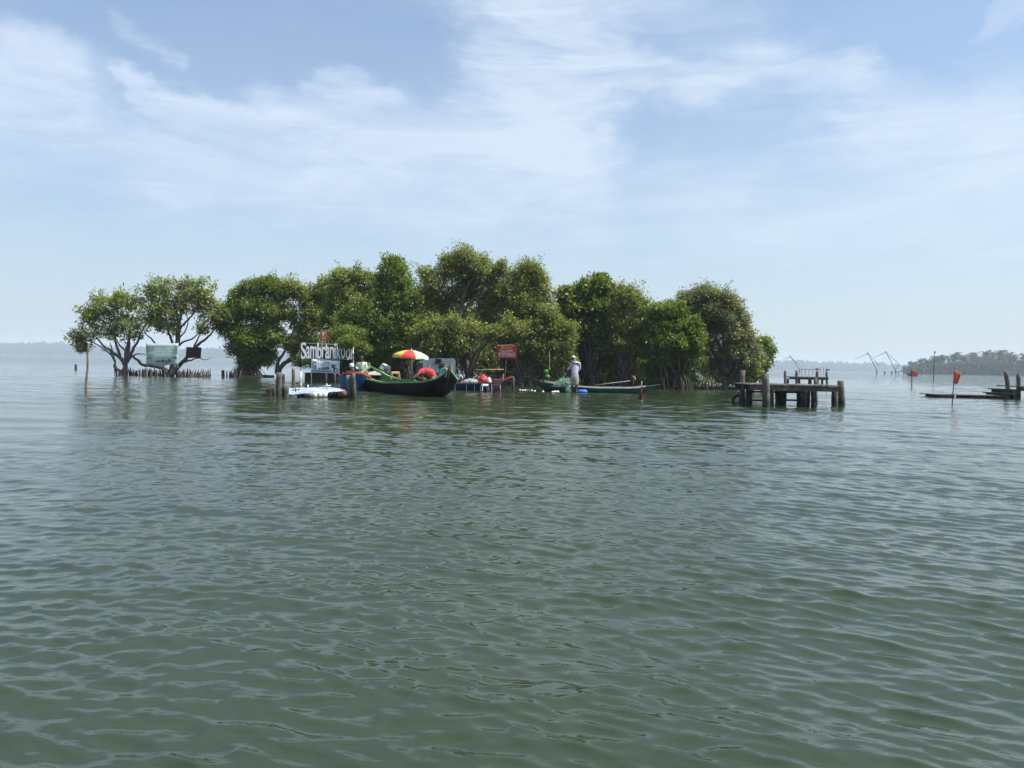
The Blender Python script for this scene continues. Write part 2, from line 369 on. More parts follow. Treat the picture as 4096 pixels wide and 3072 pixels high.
frond_m = leaf_mat('palm_frond', (.011, .022, .010), (.026, .042, .018), (.06, .078, .036), .6, .25); ptrunk = mat('palm_trunk', (.20, .17, .13), .85, .3, 3)
def palm_meshes(seed):
    rng = random.Random(seed); tb = MB(); H = 10.0; lx, ly = rng.uniform(-1.2, 1.2), rng.uniform(-.8, .8)
    pts = [Vector((lx * (i / 6) ** 2, ly * (i / 6) ** 2, H * i / 6)) for i in range(7)]
    tb.tube(pts, [.26, .2, .18, .17, .16, .15, .14], 6); V = []; Fx = []; T = []
    top = pts[-1]
    for k in range(22):
        az_ = k * 2.4 + rng.uniform(-.3, .3); e0 = rng.uniform(-.7, 1.35); ln = rng.uniform(2.6, 4.0); p = top.copy(); e = e0; ns = 7; tn = rng.uniform(.15, .95)
        for s_ in range(ns):
            dirv = Vector((math.cos(az_) * math.cos(e), math.sin(az_) * math.cos(e), math.sin(e))); q = p + dirv * ln / ns; side = Vector((-math.sin(az_), math.cos(az_), 0))
            wd = (.35, .55, .62, .6, .5, .35, .15)[s_]
            for sg in (-1, 1):
                for h_ in (0, .5):
                    a = p + dirv * (ln / ns) * h_; o = len(V); V += [a, a + dirv * .28, a + dirv * .55 + side * sg * wd + Vector((0, 0, -.35 * wd)), a + dirv * .3 + side * sg * wd * .9 + Vector((0, 0, -.5 * wd))]
                    Fx.append((o, o + 1, o + 2, o + 3)); T += [tn] * 4
            p = q; e -= .26 + .05 * s_ * (.6)
    return tb.mesh('trunk', ptrunk, True), mesh_np('crown', np.array([tuple(v) for v in V]), np.array(Fx), frond_m, False, {'tone': T})
pvar = [palm_meshes(s_) for s_ in range(5)]
prng = random.Random(5); pcount = 0
for i in range(125):
    px = 3612 + (4520 - 3612) * (i + prng.uniform(-.4, .4)) / 124; D = PD + prng.uniform(-3, 55); x = px2x(px, D)
    h = hpalm(x * PD / D, PD) * prng.choice((prng.uniform(.55, .85), prng.uniform(.85, 1.06))) * D / PD
    if h < 2.5: h = 2.5
    lean = prng.choice(['leaning left', 'leaning right', 'standing upright'])
    th = thing('coconut_palm', 'hazy coconut palm among the crowd of palms along the right-hand shore', 'palm', (x, D, .2), 'coconut palms along the right shore', prng.uniform(0, 6.28))
    k = prng.choice(pvar); link('trunk', k[0], th); link('crown', k[1], th); s_ = (h - .2) / 10.6; th.scale = (s_ * prng.uniform(.9, 1.15),) * 2 + (s_,)
# ------------------------------------------------------------------ mangrove island
bank_m = mat('bank_mud', (.022, .019, .014), .85, .35, 2.5, .6); bark = mat('grey_bark', (.095, .078, .066), .85, .35, 6, .5, stretch=(1, 1, .3))
bark_dark = mat('dark_bark', (.045, .037, .03), .85, .35, 6, .5); twigm = mat('twig_bark', (.13, .11, .095), .85, .3, 8)
def blob_bank(name, outline, top, seed):
    r = random.Random(seed); n = len(outline); m = MB(); cx = sum(p[0] for p in outline) / n; cy = sum(p[1] for p in outline) / n
    rings = []
    for k, z in ((1.05, -.5), (1.0, .02), (.985, top * .75), (.95, top), (.6, top * 1.1), (.2, top * 1.15)):
        rings.append([(cx + (x - cx) * k + r.uniform(-.06, .06), cy + (y - cy) * k + r.uniform(-.06, .06), z + (r.uniform(-.04, .05) if z > 0.05 else 0)) for x, y in outline])
    vs = [p for q in rings for p in q]; fs = [(i * n + k, i * n + (k + 1) % n, (i + 1) * n + (k + 1) % n, (i + 1) * n + k) for i in range(5) for k in range(n)]; fs.append(tuple(range(5 * n, 6 * n)))
    m.add(vs, fs); return m
def ellipse_outline(x0, x1, y0, y1, n, seed, j=.05):
    r = random.Random(seed); cx, cy = (x0 + x1) / 2, (y0 + y1) / 2
    return [(cx + (x1 - x0) / 2 * abs(math.cos(t)) ** .6 * math.copysign(1, math.cos(t)) * (1 + r.uniform(-j, j) * .3), cy + (y1 - y0) / 2 * abs(math.sin(t)) ** .6 * math.copysign(1, math.sin(t)) * (1 + r.uniform(-j, j))) for t in [2 * math.pi * i / n for i in range(n)]]
xl, xr = G(1560, 36).x, G(3060, 36).x
o = link('mud_island', blob_bank('b', ellipse_outline(xl, xr, 36.7, 44, 90, 3), .09, 1).mesh('mud_island', bank_m, True)); tag(o, kind='structure')
x0, x1 = G(925, 43).x, G(1068, 43).x
o = link('mud_bank', blob_bank('b', ellipse_outline(x0, x1, 42.4, 45, 40, 5), .10, 2).mesh('mud_bank', bank_m, True)); tag(o, kind='structure')

lm_yel = leaf_mat('leaves_yellow_green', (.045, .07, .014), (.155, .19, .032), (.32, .34, .09), .46, .45)
lm_oliv = leaf_mat('leaves_olive', (.045, .065, .016), (.15, .175, .038), (.32, .33, .11), .46, .45)
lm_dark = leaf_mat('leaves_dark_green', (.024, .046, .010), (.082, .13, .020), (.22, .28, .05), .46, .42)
lm_brt = leaf_mat('leaves_fresh_green', (.026, .06, .009), (.07, .14, .018), (.19, .27, .045), .44, .45)
lm_grey = leaf_mat('leaves_grey_green', (.055, .065, .032), (.14, .15, .075), (.29, .28, .16), .48, .4)
def smooth_path(pts, n=4, wob=0.0, rng=None):
    """Catmull-Rom through the points"""
    pts = [Vector(p) for p in pts]; q = [pts[0] * 2 - pts[1]] + pts + [pts[-1] * 2 - pts[-2]]; out = []
    for i in range(1, len(q) - 2):
        for k in range(n):
            t_ = k / n; a, b_, c, d = q[i - 1], q[i], q[i + 1], q[i + 2]
            v = .5 * ((2 * b_) + (-a + c) * t_ + (2 * a - 5 * b_ + 4 * c - d) * t_ ** 2 + (-a + 3 * b_ - 3 * c + d) * t_ ** 3)
            if wob and rng: v += Vector((rng.uniform(-wob, wob), rng.uniform(-wob, wob), rng.uniform(-wob, wob)))
            out.append(v)
    out.append(pts[-1]); return out
leafcount = 0
def mangrove(label, base, blobs, D, lm, seed, dens=230, size=.13, sub=.42, limbs=None, tr=.16, barkm=None, deep=.95, roots=0, spread=.13, nlimb=None, cat='mangrove tree', up=.35, keepf=.84, group='mangrove trees on the island', trail=1.0):
    """base: (px, py, D) trunk foot.  blobs: (px, py, rx, ry[, dD[, dens]]) lobes of the crown in photo pixels at depth D."""
    global leafcount
    rng = np.random.RandomState(seed); r = random.Random(seed); foot = P(*base); foot.z = min(foot.z, .0)
    th = thing('mangrove_tree', label, cat, (foot.x, foot.y, 0), group)
    cs, axs, tn, per = [], [], [], []; hubs = []
    for bl in blobs:
        px, py, rx, ry = bl[:4]; dd = bl[4] if len(bl) > 4 else 0; dn = bl[5] if len(bl) > 5 else 1.0
        c = np.array(P(px, py, D + dd)); s = (D + dd) / F; Rx, Rz = rx * s * .95, ry * s * .95; Ry = max(Rx, Rz) * deep
        hubs.append(Vector(c)); rs = min(sub, .55 * min(Rx, Rz)); area = 4 * math.pi * ((Rx * Rz) ** 1.6 / 3 + (Rx * Ry) ** 1.6 / 3 + (Ry * Rz) ** 1.6 / 3) ** (1 / 1.6)
        ns = max(6, int(area / (rs * rs * 2.1))); dr = unit(rng.normal(size=(ns, 3)))
        rad = rng.uniform(.62, 1.03, ns)[:, None]
        sc_ = c + dr * rad * np.array([Rx - rs * .55, Ry - rs * .55, Rz - rs * .55])
        sr = rs * rng.uniform(.62, 1.25, ns); keep = rng.uniform(size=ns) < keepf
        for i in np.where(keep)[0]:
            k = max(3, int(4 * math.pi * sr[i] ** 2 * dens * dn * .60 / 12)); d2 = unit(rng.normal(size=(k, 3)) + np.array([0, 0, .25]))
            p = sc_[i] + d2 * sr[i] * rng.uniform(.45, 1.06, k)[:, None] * np.array([1, 1, .85])
            ok = p[:, 2] > .12
            cs.append(p[ok]); axs.append(unit(d2 * .8 + dr[i] * .35)[ok]); tn.append(np.full(ok.sum(), np.clip(.47 + rng.normal() * .16, .1, .95)))
        # a few sprigs that stand out of the outline
        k = int(area * 1.6 * trail); d2 = unit(rng.normal(size=(k, 3)) + np.array([0, 0, .45])); p = c + d2 * np.array([Rx, Ry, Rz]) * rng.uniform(1.0, 1.16, k)[:, None]; ok = p[:, 2] > .3
        cs.append(p[ok]); axs.append(d2[ok]); tn.append(np.full(ok.sum(), .55))
        k = int(area * .9 * trail); d2 = unit(rng.normal(size=(k, 3)) + np.array([0, 0, .35])); g_ = unit(d2 * .7 + np.array([0, 0, .75]) + rng.normal(size=(k, 3)) * .25)
        for j_, q_ in enumerate((0, .13, .26, .40, .52)):
            p = c + d2 * np.array([Rx, Ry, Rz]) * .96 + g_ * q_ * rng.uniform(.5, 1.15, k)[:, None]; ok = (p[:, 2] > .3) & (rng.uniform(size=k) < 1 - j_ * .17)
            cs.append(p[ok]); axs.append(g_[ok]); tn.append(np.full(ok.sum(), .62))
        # interior twig ends
        per.append((c, Rx, Ry, Rz))
    cent, ax, tone = np.vstack(cs), np.vstack(axs), np.concatenate(tn)
    V, Fx, T = leaf_cloud(cent, ax, 12, size, spread * .85, rng, tone, up)
    leafcount += len(Fx)
    tag(link('crown', mesh_np('crown', V - np.array(th.location), Fx, lm, False, {'tone': T}), th))
    # trunk, limbs and twigs
    tb = MB(); tw = MB(); bm_ = barkm or bark
    if limbs:
        for li in limbs:
            pts = [P(q[0], q[1], D + (q[2] if len(q) > 2 else 0)) for q in li['p']]; r0, r1 = li['r']
            pp = smooth_path(pts, 5, .018, r); tb.tube(pp, [r0 + (r1 - r0) * i / (len(pp) - 1) for i in range(len(pp))], 7)
            hubs.append(pts[-1])
    else:
        fork = foot + Vector((r.uniform(-.15, .15), r.uniform(-.1, .3), r.uniform(.5, .9)))
        pp = smooth_path([foot - Vector((0, 0, .3)), foot + Vector((.03, 0, .3)), fork], 4); tb.tube(pp, [tr * 1.5, tr * 1.35] + [tr * 1.1] * (len(pp) - 2), 9)
        for h in (hubs if nlimb is None else hubs[:nlimb]):
            st = foot.lerp(fork, r.uniform(.35, 1)); mid = st.lerp(h, .45) + Vector((r.uniform(-.3, .3), r.uniform(-.3, .3), -.12 * (h - st).length * r.uniform(.2, 1.3)))
            pp = smooth_path([st, mid, h], 5, .03, r); tb.tube(pp, [tr * (.72 - .55 * i / (len(pp) - 1)) for i in range(len(pp))], 6)
    for (c, Rx, Ry, Rz) in per:
        for _ in range(11):
            d = Vector(unit(rng.normal(size=3))); e = Vector(c) + Vector((d.x * Rx, d.y * Ry, d.z * Rz)) * r.uniform(.75, 1.0)
            if e.z < .2: continue
            s0 = Vector(c) + Vector((r.uniform(-.15, .15), r.uniform(-.15, .15), r.uniform(-.3, 0))); mid = s0.lerp(e, .5) + Vector((r.uniform(-.15, .15), r.uniform(-.15, .15), r.uniform(-.15, .05)))
            pp = smooth_path([s0, mid, e], 3, .015, r); tw.tube(pp, [tr * .17 * (1 - .75 * i / (len(pp) - 1)) + .005 for i in range(len(pp))], 4, False)
    tag(link('trunk', tb.mesh('trunk', bm_, True, th.location), th)); link('twigs', tw.mesh('twigs', twigm, False, th.location), th)['kind'] = 'stuff'
    if roots:
        rb = MB()
        for k in range(roots):
            a = r.uniform(0, 6.28); rd = r.uniform(.35, 1.15) * (1 + tr); z0 = r.uniform(.35, 1.15); s0 = foot + Vector((r.uniform(-.1, .1), r.uniform(-.1, .1), z0)); e = foot + Vector((math.cos(a) * rd, math.sin(a) * rd, -.25))
            pp = smooth_path([s0, s0.lerp(e, .45) + Vector((math.cos(a) * .15, math.sin(a) * .15, .22)), e], 4, .01, r); rb.tube(pp, r.uniform(.012, .024), 5, False)
        link('prop_roots', rb.mesh('prop_roots', mat('root_bark', (.065, .048, .036), .8, .35, 7), False, th.location), th)['kind'] = 'stuff'
    return th
# leftmost open tree
mangrove('leftmost mangrove standing in open water, small rounded crown on a fan of thin leaning stems', (498, 1492, 42),
    [(328, 1352, 34, 40), (352, 1270, 36, 45), (400, 1240, 45, 50), (455, 1215, 40, 38), (520, 1200, 52, 46), (450, 1320, 55, 40, .4, .8), (535, 1318, 42, 46), (600, 1268, 36, 52), (390, 1330, 42, 42), (480, 1265, 48, 40, .6), (330, 1392, 22, 16)],
    42, lm_yel, 31, dens=82, size=.155, sub=.30, keepf=.55, spread=.13, tr=.1, group='open mangroves standing in the water on the left', trail=1.5, limbs=[
    dict(p=[(498, 1497), (500, 1455), (478, 1430), (445, 1405), (415, 1385), (385, 1350)], r=(.15, .035)), dict(p=[(500, 1460), (480, 1425), (468, 1385), (452, 1335), (440, 1290)], r=(.11, .03)),
    dict(p=[(500, 1460), (504, 1410), (515, 1365), (522, 1310), (530, 1260)], r=(.12, .03)), dict(p=[(502, 1455), (530, 1400), (550, 1368), (565, 1330), (590, 1290)], r=(.1, .03)),
    dict(p=[(503, 1458), (525, 1428), (552, 1416), (583, 1418)], r=(.07, .02)), dict(p=[(502, 1452), (518, 1385), (512, 1340)], r=(.07, .03)),
    dict(p=[(500, 1488), (475, 1482), (458, 1466), (460, 1450), (445, 1420), (420, 1400), (392, 1380), (350, 1360)], r=(.08, .025)), dict(p=[(462, 1450), (448, 1400), (440, 1370)], r=(.05, .02)), dict(p=[(495, 1440), (470, 1425), (440, 1412), (402, 1398)], r=(.05, .015))])
mangrove('open mangrove with long bare limbs behind the faded green banner, second tree from the left', (682, 1505, 42),
    [(612, 1165, 40, 36), (655, 1150, 42, 36), (735, 1145, 40, 32), (795, 1165, 40, 36), (838, 1195, 40, 42), (715, 1215, 50, 45, .3, .7), (645, 1225, 42, 52, 0, .8), (690, 1290, 24, 52, 0, .8), (640, 1305, 32, 30, 0, .8), (790, 1235, 52, 38, .3, .75), (818, 1310, 30, 30), (865, 1265, 26, 40), (775, 1190, 38, 30), (620, 1275, 30, 36)],
    42, lm_yel, 32, dens=74, size=.155, sub=.29, keepf=.52, spread=.13, tr=.1, group='open mangroves standing in the water on the left', trail=1.5, limbs=[
    dict(p=[(680, 1508), (668, 1488), (655, 1474), (630, 1466), (600, 1462), (572, 1460), (545, 1436), (505, 1405), (478, 1380), (462, 1350)], r=(.16, .03)),
    dict(p=[(672, 1498), (652, 1474), (640, 1457), (628, 1430), (625, 1390), (610, 1360), (585, 1338)], r=(.13, .03)), dict(p=[(685, 1506), (690, 1455), (700, 1405), (714, 1365), (716, 1320), (724, 1260), (738, 1195)], r=(.17, .035)),
    dict(p=[(702, 1400), (690, 1368), (673, 1325), (664, 1270), (648, 1215)], r=(.09, .03)), dict(p=[(712, 1385), (735, 1366), (768, 1355), (800, 1325), (825, 1285)], r=(.07, .02)),
    dict(p=[(688, 1500), (712, 1468), (745, 1432), (788, 1382), (822, 1356), (852, 1325), (872, 1280)], r=(.14, .03)), dict(p=[(728, 1450), (762, 1441), (792, 1431), (820, 1440), (846, 1430)], r=(.06, .012)),
    dict(p=[(716, 1315), (742, 1290), (770, 1258), (795, 1215)], r=(.08, .025)), dict(p=[(717, 1350), (736, 1330), (752, 1290), (742, 1235)], r=(.05, .02)), dict(p=[(770, 1400), (792, 1352), (800, 1330)], r=(.06, .02)), dict(p=[(705, 1395), (705, 1340), (712, 1290), (690, 1230)], r=(.06, .02))])
mangrove('dense dark-footed mangrove between the small left trees and the white letters, low hanging skirt', (988, 1508, 43),
    [(955, 1195, 40, 40), (1005, 1160, 48, 36), (1065, 1145, 55, 38), (1110, 1170, 45, 40), (905, 1260, 55, 34, -.4), (940, 1240, 55, 45), (1010, 1240, 70, 60), (1085, 1250, 62, 58), (900, 1310, 45, 34), (950, 1330, 70, 45), (1010, 1360, 75, 55), (1085, 1345, 55, 50), (955, 1400, 50, 40), (1010, 1430, 62, 42, .3), (1065, 1430, 40, 40, .5), (985, 1480, 42, 24, .5)],
    43, lm_dark, 33, dens=270, size=.14, tr=.2, roots=60, barkm=bark_dark)
mangrove('airy pale mangrove leaning right behind the white letters, sky showing through its middle', (1108, 1496, 43.5),
    [(1150, 1145, 40, 34), (1185, 1160, 40, 42), (1235, 1195, 40, 45), (1225, 1250, 36, 40, 0, .55), (1155, 1250, 34, 48, 0, .6), (1195, 1310, 38, 40, 0, .6), (1250, 1290, 42, 60), (1290, 1230, 50, 55), (1325, 1150, 50, 46), (1290, 1165, 35, 35), (1180, 1380, 42, 40), (1245, 1370, 46, 45), (1205, 1440, 40, 32)],
    43.2, lm_yel, 34, dens=215, size=.135, tr=.12, limbs=[dict(p=[(1108, 1500), (1128, 1462), (1165, 1432), (1190, 1400), (1215, 1320), (1230, 1240)], r=(.16, .04)), dict(p=[(1106, 1492), (1112, 1450), (1130, 1420), (1150, 1380), (1180, 1300)], r=(.12, .03)),
        dict(p=[(1112, 1488), (1150, 1450), (1200, 1440), (1230, 1436)], r=(.08, .02)), dict(p=[(1165, 1435), (1185, 1380), (1240, 1320), (1290, 1240), (1320, 1180)], r=(.09, .03))])
mangrove('pale-topped mangrove directly behind and above the right end of the white letters', (1400, 1520, 40),
    [(1375, 1110, 42, 36), (1430, 1105, 42, 38), (1375, 1165, 55, 50), (1435, 1170, 55, 55), (1480, 1120, 30, 30), (1340, 1220, 50, 50)], 40.5, lm_yel, 35, dens=240, size=.14, tr=.13)
mangrove('very dark dense mangrove right over the white letters with a few lit sprays', (1420, 1525, 38.5),
    [(1440, 1250, 70, 60), (1380, 1290, 50, 50), (1500, 1290, 60, 60), (1350, 1345, 42, 34, -.9), (1400, 1345, 55, 42, -.9), (1460, 1350, 60, 55), (1525, 1370, 50, 50), (1480, 1430, 60, 40), (1545, 1440, 50, 45), (1370, 1440, 60, 50, .8), (1300, 1455, 40, 30, 1), (1388, 1371, 22, 7, -3.0), (1402, 1364, 16, 12, -2.9), (1455, 1395, 26, 22, -2.2)], 38.6, lm_dark, 36, dens=280, size=.135, tr=.15, roots=30, barkm=bark_dark)
mangrove('narrow mangrove rising in a dark rounded peak left of the island centre', (1565, 1530, 39),
    [(1575, 1065, 48, 38), (1560, 1110, 60, 45), (1595, 1135, 60, 55), (1540, 1170, 55, 50), (1590, 1210, 65, 55), (1540, 1250, 50, 50)], 39, lm_brt, 37, dens=270, size=.15, tr=.15, nlimb=4)
mangrove('mid-green mangrove just right of the dark peak, above the striped parasol', (1630, 1530, 38),
    [(1620, 1270, 60, 55), (1580, 1320, 60, 50), (1650, 1200, 50, 50), (1645, 1320, 50, 50), (1600, 1385, 60, 40), (1560, 1400, 45, 45), (1610, 1450, 60, 35, .6), (1680, 1450, 50, 35, .8), (1640, 1490, 60, 28, 1, .6), (1570, 1490, 50, 28, 1, .6)], 38, lm_dark, 38, dens=260, size=.135, tr=.14, roots=20)
mangrove('tallest mangrove at the island centre, open top over a fan of bare limbs', (1875, 1530, 38),
    [(1715, 1105, 45, 36, 0, .6), (1745, 1150, 45, 45, 0, .7), (1790, 1085, 45, 38, 0, .75), (1790, 1050, 34, 28, 0, .75), (1850, 1030, 52, 40, 0, .9), (1905, 1055, 50, 42, 0, .85), (1950, 1095, 50, 45, 0, .8), (1860, 1100, 62, 50, .5, .8), (1745, 1215, 50, 45, .4, .8), (1810, 1190, 55, 50, .5, .7), (1900, 1170, 60, 55, .5, .7), (1965, 1175, 50, 50, .3), (1700, 1180, 38, 45), (1690, 1260, 45, 45), (1760, 1275, 55, 35, .5, .7), (1945, 1250, 50, 45, .4, .8)],
    38.2, lm_oliv, 39, dens=225, size=.125, tr=.2, trail=2.2, limbs=[
    dict(p=[(1878, 1535, -.6), (1872, 1470, -.6), (1862, 1400, -.4), (1845, 1290, -.3), (1850, 1210), (1880, 1120), (1900, 1060)], r=(.24, .03)), dict(p=[(1880, 1500, -.7), (1905, 1420, -.7), (1950, 1360, -.7), (1990, 1290, -.5), (2020, 1200), (2040, 1130)], r=(.17, .03)),
    dict(p=[(1872, 1480, -.6), (1835, 1420, -.4), (1790, 1350, 0), (1745, 1270, 0), (1725, 1200)], r=(.14, .03)), dict(p=[(1846, 1290, -.3), (1815, 1230), (1810, 1150), (1800, 1080)], r=(.09, .02)), dict(p=[(1848, 1250, -.3), (1885, 1205, -.3), (1925, 1160), (1950, 1110)], r=(.09, .02)),
    dict(p=[(1900, 1430, -.7), (1880, 1330, -.6), (1900, 1250, -.4), (1915, 1200, -.2)], r=(.07, .02)), dict(p=[(1865, 1420, -.4), (1905, 1360, -.6), (1960, 1330, -.7), (1985, 1310, -.7)], r=(.06, .015)), dict(p=[(1710, 1290, -.3), (1700, 1240, -.2), (1672, 1190)], r=(.07, .02)), dict(p=[(1850, 1200, -.4), (1865, 1150, -.6), (1895, 1110, -.8)], r=(.05, .015)), dict(p=[(1880, 1215, -.6), (1925, 1180, -.8), (1945, 1140, -.8)], r=(.04, .015))])
mangrove('broad low olive mangrove in front of the tallest tree, right of the parasol', (1800, 1530, 37),
    [(1690, 1340, 60, 45), (1740, 1315, 60, 45), (1800, 1305, 60, 40), (1850, 1325, 55, 40), (1700, 1390, 60, 38), (1770, 1370, 70, 48), (1835, 1380, 50, 40), (1900, 1330, 45, 40, .2), (1780, 1425, 50, 28, .3)], 36.6, lm_oliv, 40, dens=290, size=.125, tr=.12, nlimb=5)
mangrove('tall olive mangrove right of the centre, sheer right side against the sky', (2010, 1530, 38),
    [(2105, 1070, 42, 34, 0, .7), (2140, 1105, 52, 45), (2150, 1165, 50, 50), (2085, 1130, 45, 45, 0, .7), (2035, 1140, 45, 50, 0, .75), (2020, 1200, 50, 50), (2100, 1210, 60, 50), (2165, 1225, 40, 40), (2005, 1080, 34, 36, 0, .7), (2050, 1270, 55, 50), (2130, 1275, 60, 45)], 38, lm_oliv, 41, dens=240, size=.125, tr=.17, trail=2.0)
mangrove('wide drooping olive mangrove whose branches overhang the red notice board', (2080, 1528, 37),
    [(2190, 1260, 45, 38), (2140, 1320, 60, 45), (2215, 1310, 60, 42), (2275, 1325, 40, 36), (2060, 1325, 60, 45), (2000, 1340, 50, 45), (2250, 1375, 52, 45), (2170, 1385, 65, 48), (2090, 1385, 60, 40, .3), (2030, 1380, 40, 36, .4), (2195, 1435, 50, 26, 0, .8), (2265, 1425, 40, 26), (2100, 1440, 60, 40, .8), (2130, 1500, 55, 30, .6, .6), (2215, 1490, 50, 34, .8, .6), (2080, 1495, 40, 28, .8, .6)], 36.6, lm_oliv, 42, dens=285, size=.125, tr=.15)
mangrove('dark mangrove with large upright leaves on its peak, right of the gap in the skyline', (2370, 1535, 37.5),
    [(2262, 1185, 34, 32), (2300, 1190, 40, 36), (2350, 1165, 42, 38), (2395, 1130, 28, 30), (2420, 1165, 36, 36), (2300, 1245, 55, 45), (2380, 1240, 60, 50), (2300, 1310, 50, 45, .4), (2370, 1320, 65, 55, .2), (2330, 1390, 60, 45, .8), (2420, 1400, 60, 50, .4), (2395, 1460, 60, 45, 1.5, .7), (2340, 1480, 60, 40, .8, .6), (2420, 1495, 55, 32, .7, .6)], 38, lm_dark, 43, dens=235, size=.21, tr=.17, roots=14, up=.1, barkm=bark_dark, spread=.16)
mangrove('bushy mangrove with soft grey-green shoots on top, behind the long green canoe', (2500, 1540, 37.5),
    [(2470, 1180, 34, 30), (2510, 1165, 32, 28), (2540, 1195, 45, 38), (2490, 1225, 50, 45), (2560, 1240, 55, 45), (2480, 1290, 55, 50), (2550, 1310, 60, 50), (2500, 1370, 60, 45), (2560, 1400, 55, 45, .2), (2480, 1430, 50, 45, .9), (2540, 1470, 60, 45, 1.2, .8), (2490, 1500, 55, 30, 2, .6), (2570, 1510, 50, 28, 2, .6)], 37.4, lm_oliv, 44, dens=260, size=.115, tr=.15, roots=25, trail=1.8)
mangrove('fresh green mangrove in front of the grey-green dome, right of the canoe tip', (2720, 1545, 36.5),
    [(2640, 1245, 50, 36), (2700, 1245, 50, 38), (2620, 1300, 50, 48), (2690, 1300, 60, 48), (2755, 1300, 50, 42), (2640, 1365, 60, 45), (2710, 1370, 60, 45), (2780, 1375, 45, 45), (2650, 1430, 60, 38, .4), (2740, 1430, 60, 40, .5), (2620, 1480, 55, 40, .9, .8), (2700, 1490, 60, 38, .9, .7), (2650, 1520, 55, 24, 2.2, .6), (2735, 1515, 50, 28, 2.0, .6)], 36.4, lm_brt, 45, dens=270, size=.145, tr=.15, roots=16, barkm=bark_dark)
mangrove('big round grey-green mangrove dome at the right end of the island', (2900, 1535, 37.5),
    [(2755, 1195, 50, 36), (2810, 1175, 55, 34), (2870, 1190, 55, 40), (2925, 1220, 50, 42), (2955, 1275, 42, 42), (2830, 1240, 65, 48), (2900, 1275, 60, 50), (2985, 1330, 32, 42), (2850, 1310, 55, 45, .5, .6), (2930, 1340, 60, 50), (2990, 1390, 48, 45), (3025, 1425, 40, 36), (2850, 1380, 50, 45, .8, .6), (2930, 1410, 60, 42), (3000, 1455, 60, 36), (2900, 1450, 50, 40, .9, .6), (2760, 1250, 40, 40), (2850, 1480, 50, 40, .6, .35), (2930, 1500, 50, 36, .6, .5)],
    37, lm_grey, 46, dens=290, size=.11, tr=.17, spread=.12, trail=1.4)
mangrove('small bright green mangrove peeping out behind the right end of the island', (3050, 1520, 39.5),
    [(3055, 1375, 28, 34), (3070, 1410, 26, 34), (3055, 1450, 28, 30), (3010, 1500, 45, 24, -1.5), (2960, 1515, 45, 22, -2)], 39.5, lm_brt, 47, dens=270, size=.14, tr=.1)
open('/tmp/leaves','w').write(str(leafcount)) if False else None
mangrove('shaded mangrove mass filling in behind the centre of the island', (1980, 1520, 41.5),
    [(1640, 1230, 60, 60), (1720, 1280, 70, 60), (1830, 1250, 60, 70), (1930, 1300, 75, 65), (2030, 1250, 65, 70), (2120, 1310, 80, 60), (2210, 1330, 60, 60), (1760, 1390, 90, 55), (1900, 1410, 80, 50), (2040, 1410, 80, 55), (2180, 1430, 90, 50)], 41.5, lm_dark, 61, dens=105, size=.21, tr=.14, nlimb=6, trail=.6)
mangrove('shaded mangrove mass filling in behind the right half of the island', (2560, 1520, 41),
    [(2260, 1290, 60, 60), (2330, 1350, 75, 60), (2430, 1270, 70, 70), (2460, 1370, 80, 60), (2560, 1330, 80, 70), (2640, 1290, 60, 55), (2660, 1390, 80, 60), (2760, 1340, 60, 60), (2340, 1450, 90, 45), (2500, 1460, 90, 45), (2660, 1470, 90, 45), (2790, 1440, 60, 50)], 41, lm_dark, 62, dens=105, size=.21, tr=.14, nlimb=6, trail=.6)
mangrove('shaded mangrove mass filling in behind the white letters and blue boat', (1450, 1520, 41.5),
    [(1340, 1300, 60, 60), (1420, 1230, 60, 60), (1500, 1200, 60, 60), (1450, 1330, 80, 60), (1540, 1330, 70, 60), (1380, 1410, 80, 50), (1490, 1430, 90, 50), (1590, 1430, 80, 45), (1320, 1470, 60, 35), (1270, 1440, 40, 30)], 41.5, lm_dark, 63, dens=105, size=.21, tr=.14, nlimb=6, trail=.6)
# the back row that closes the view under the crowns
rng = np.random.RandomState(77); cs = []; ax = []
for i in range(760):
    px = rng.uniform(1290, 3000); D = rng.uniform(39.5, 42.5); 
    if 2780 < px and rng.uniform() < .65: continue
    if px < 2780 and rng.uniform() < .08: continue
    p = G(px, D, rng.uniform(.15, 2.1)); k = 9
    cs.append(np.array(p) + rng.normal(size=(k, 3)) * .28); ax.append(unit(rng.normal(size=(k, 3)) + np.array([0, -.3, .4])))
V, Fx, T = leaf_cloud(np.vstack(cs), np.vstack(ax), 11, .15, .14, rng, rng.uniform(.2, .6, sum(len(a) for a in cs)), .3)
V[:, 2] = np.maximum(V[:, 2], .05)
tag(link('undergrowth', mesh_np('undergrowth', V, Fx, lm_dark, False, {'tone': T})), 'dark leafy undergrowth closing the view below the mangrove crowns along the island', 'undergrowth', kind='stuff')
# tangle of thin stems and breathing roots along the shore
tb = MB(); r = random.Random(8)
for i in range(420):
    px = r.uniform(1640, 3020); D = r.uniform(35.3, 41); p = G(px, D, 0.02); h = r.uniform(.3, 1.6) if r.random() < .35 else r.uniform(.1, .4); q = p + Vector((r.uniform(-.35, .35) * h, r.uniform(-.3, .3) * h, h)); m_ = p.lerp(q, .5) + Vector((r.uniform(-.12, .12), 0, 0))
    tb.tube([p, m_, q], [.018, .014, .006], 4, False)
tag(link('root_tangle', tb.mesh('root_tangle', mat('root_bark'))), 'tangle of thin prop roots and shoots standing along the muddy island shore', 'roots', kind='stuff')
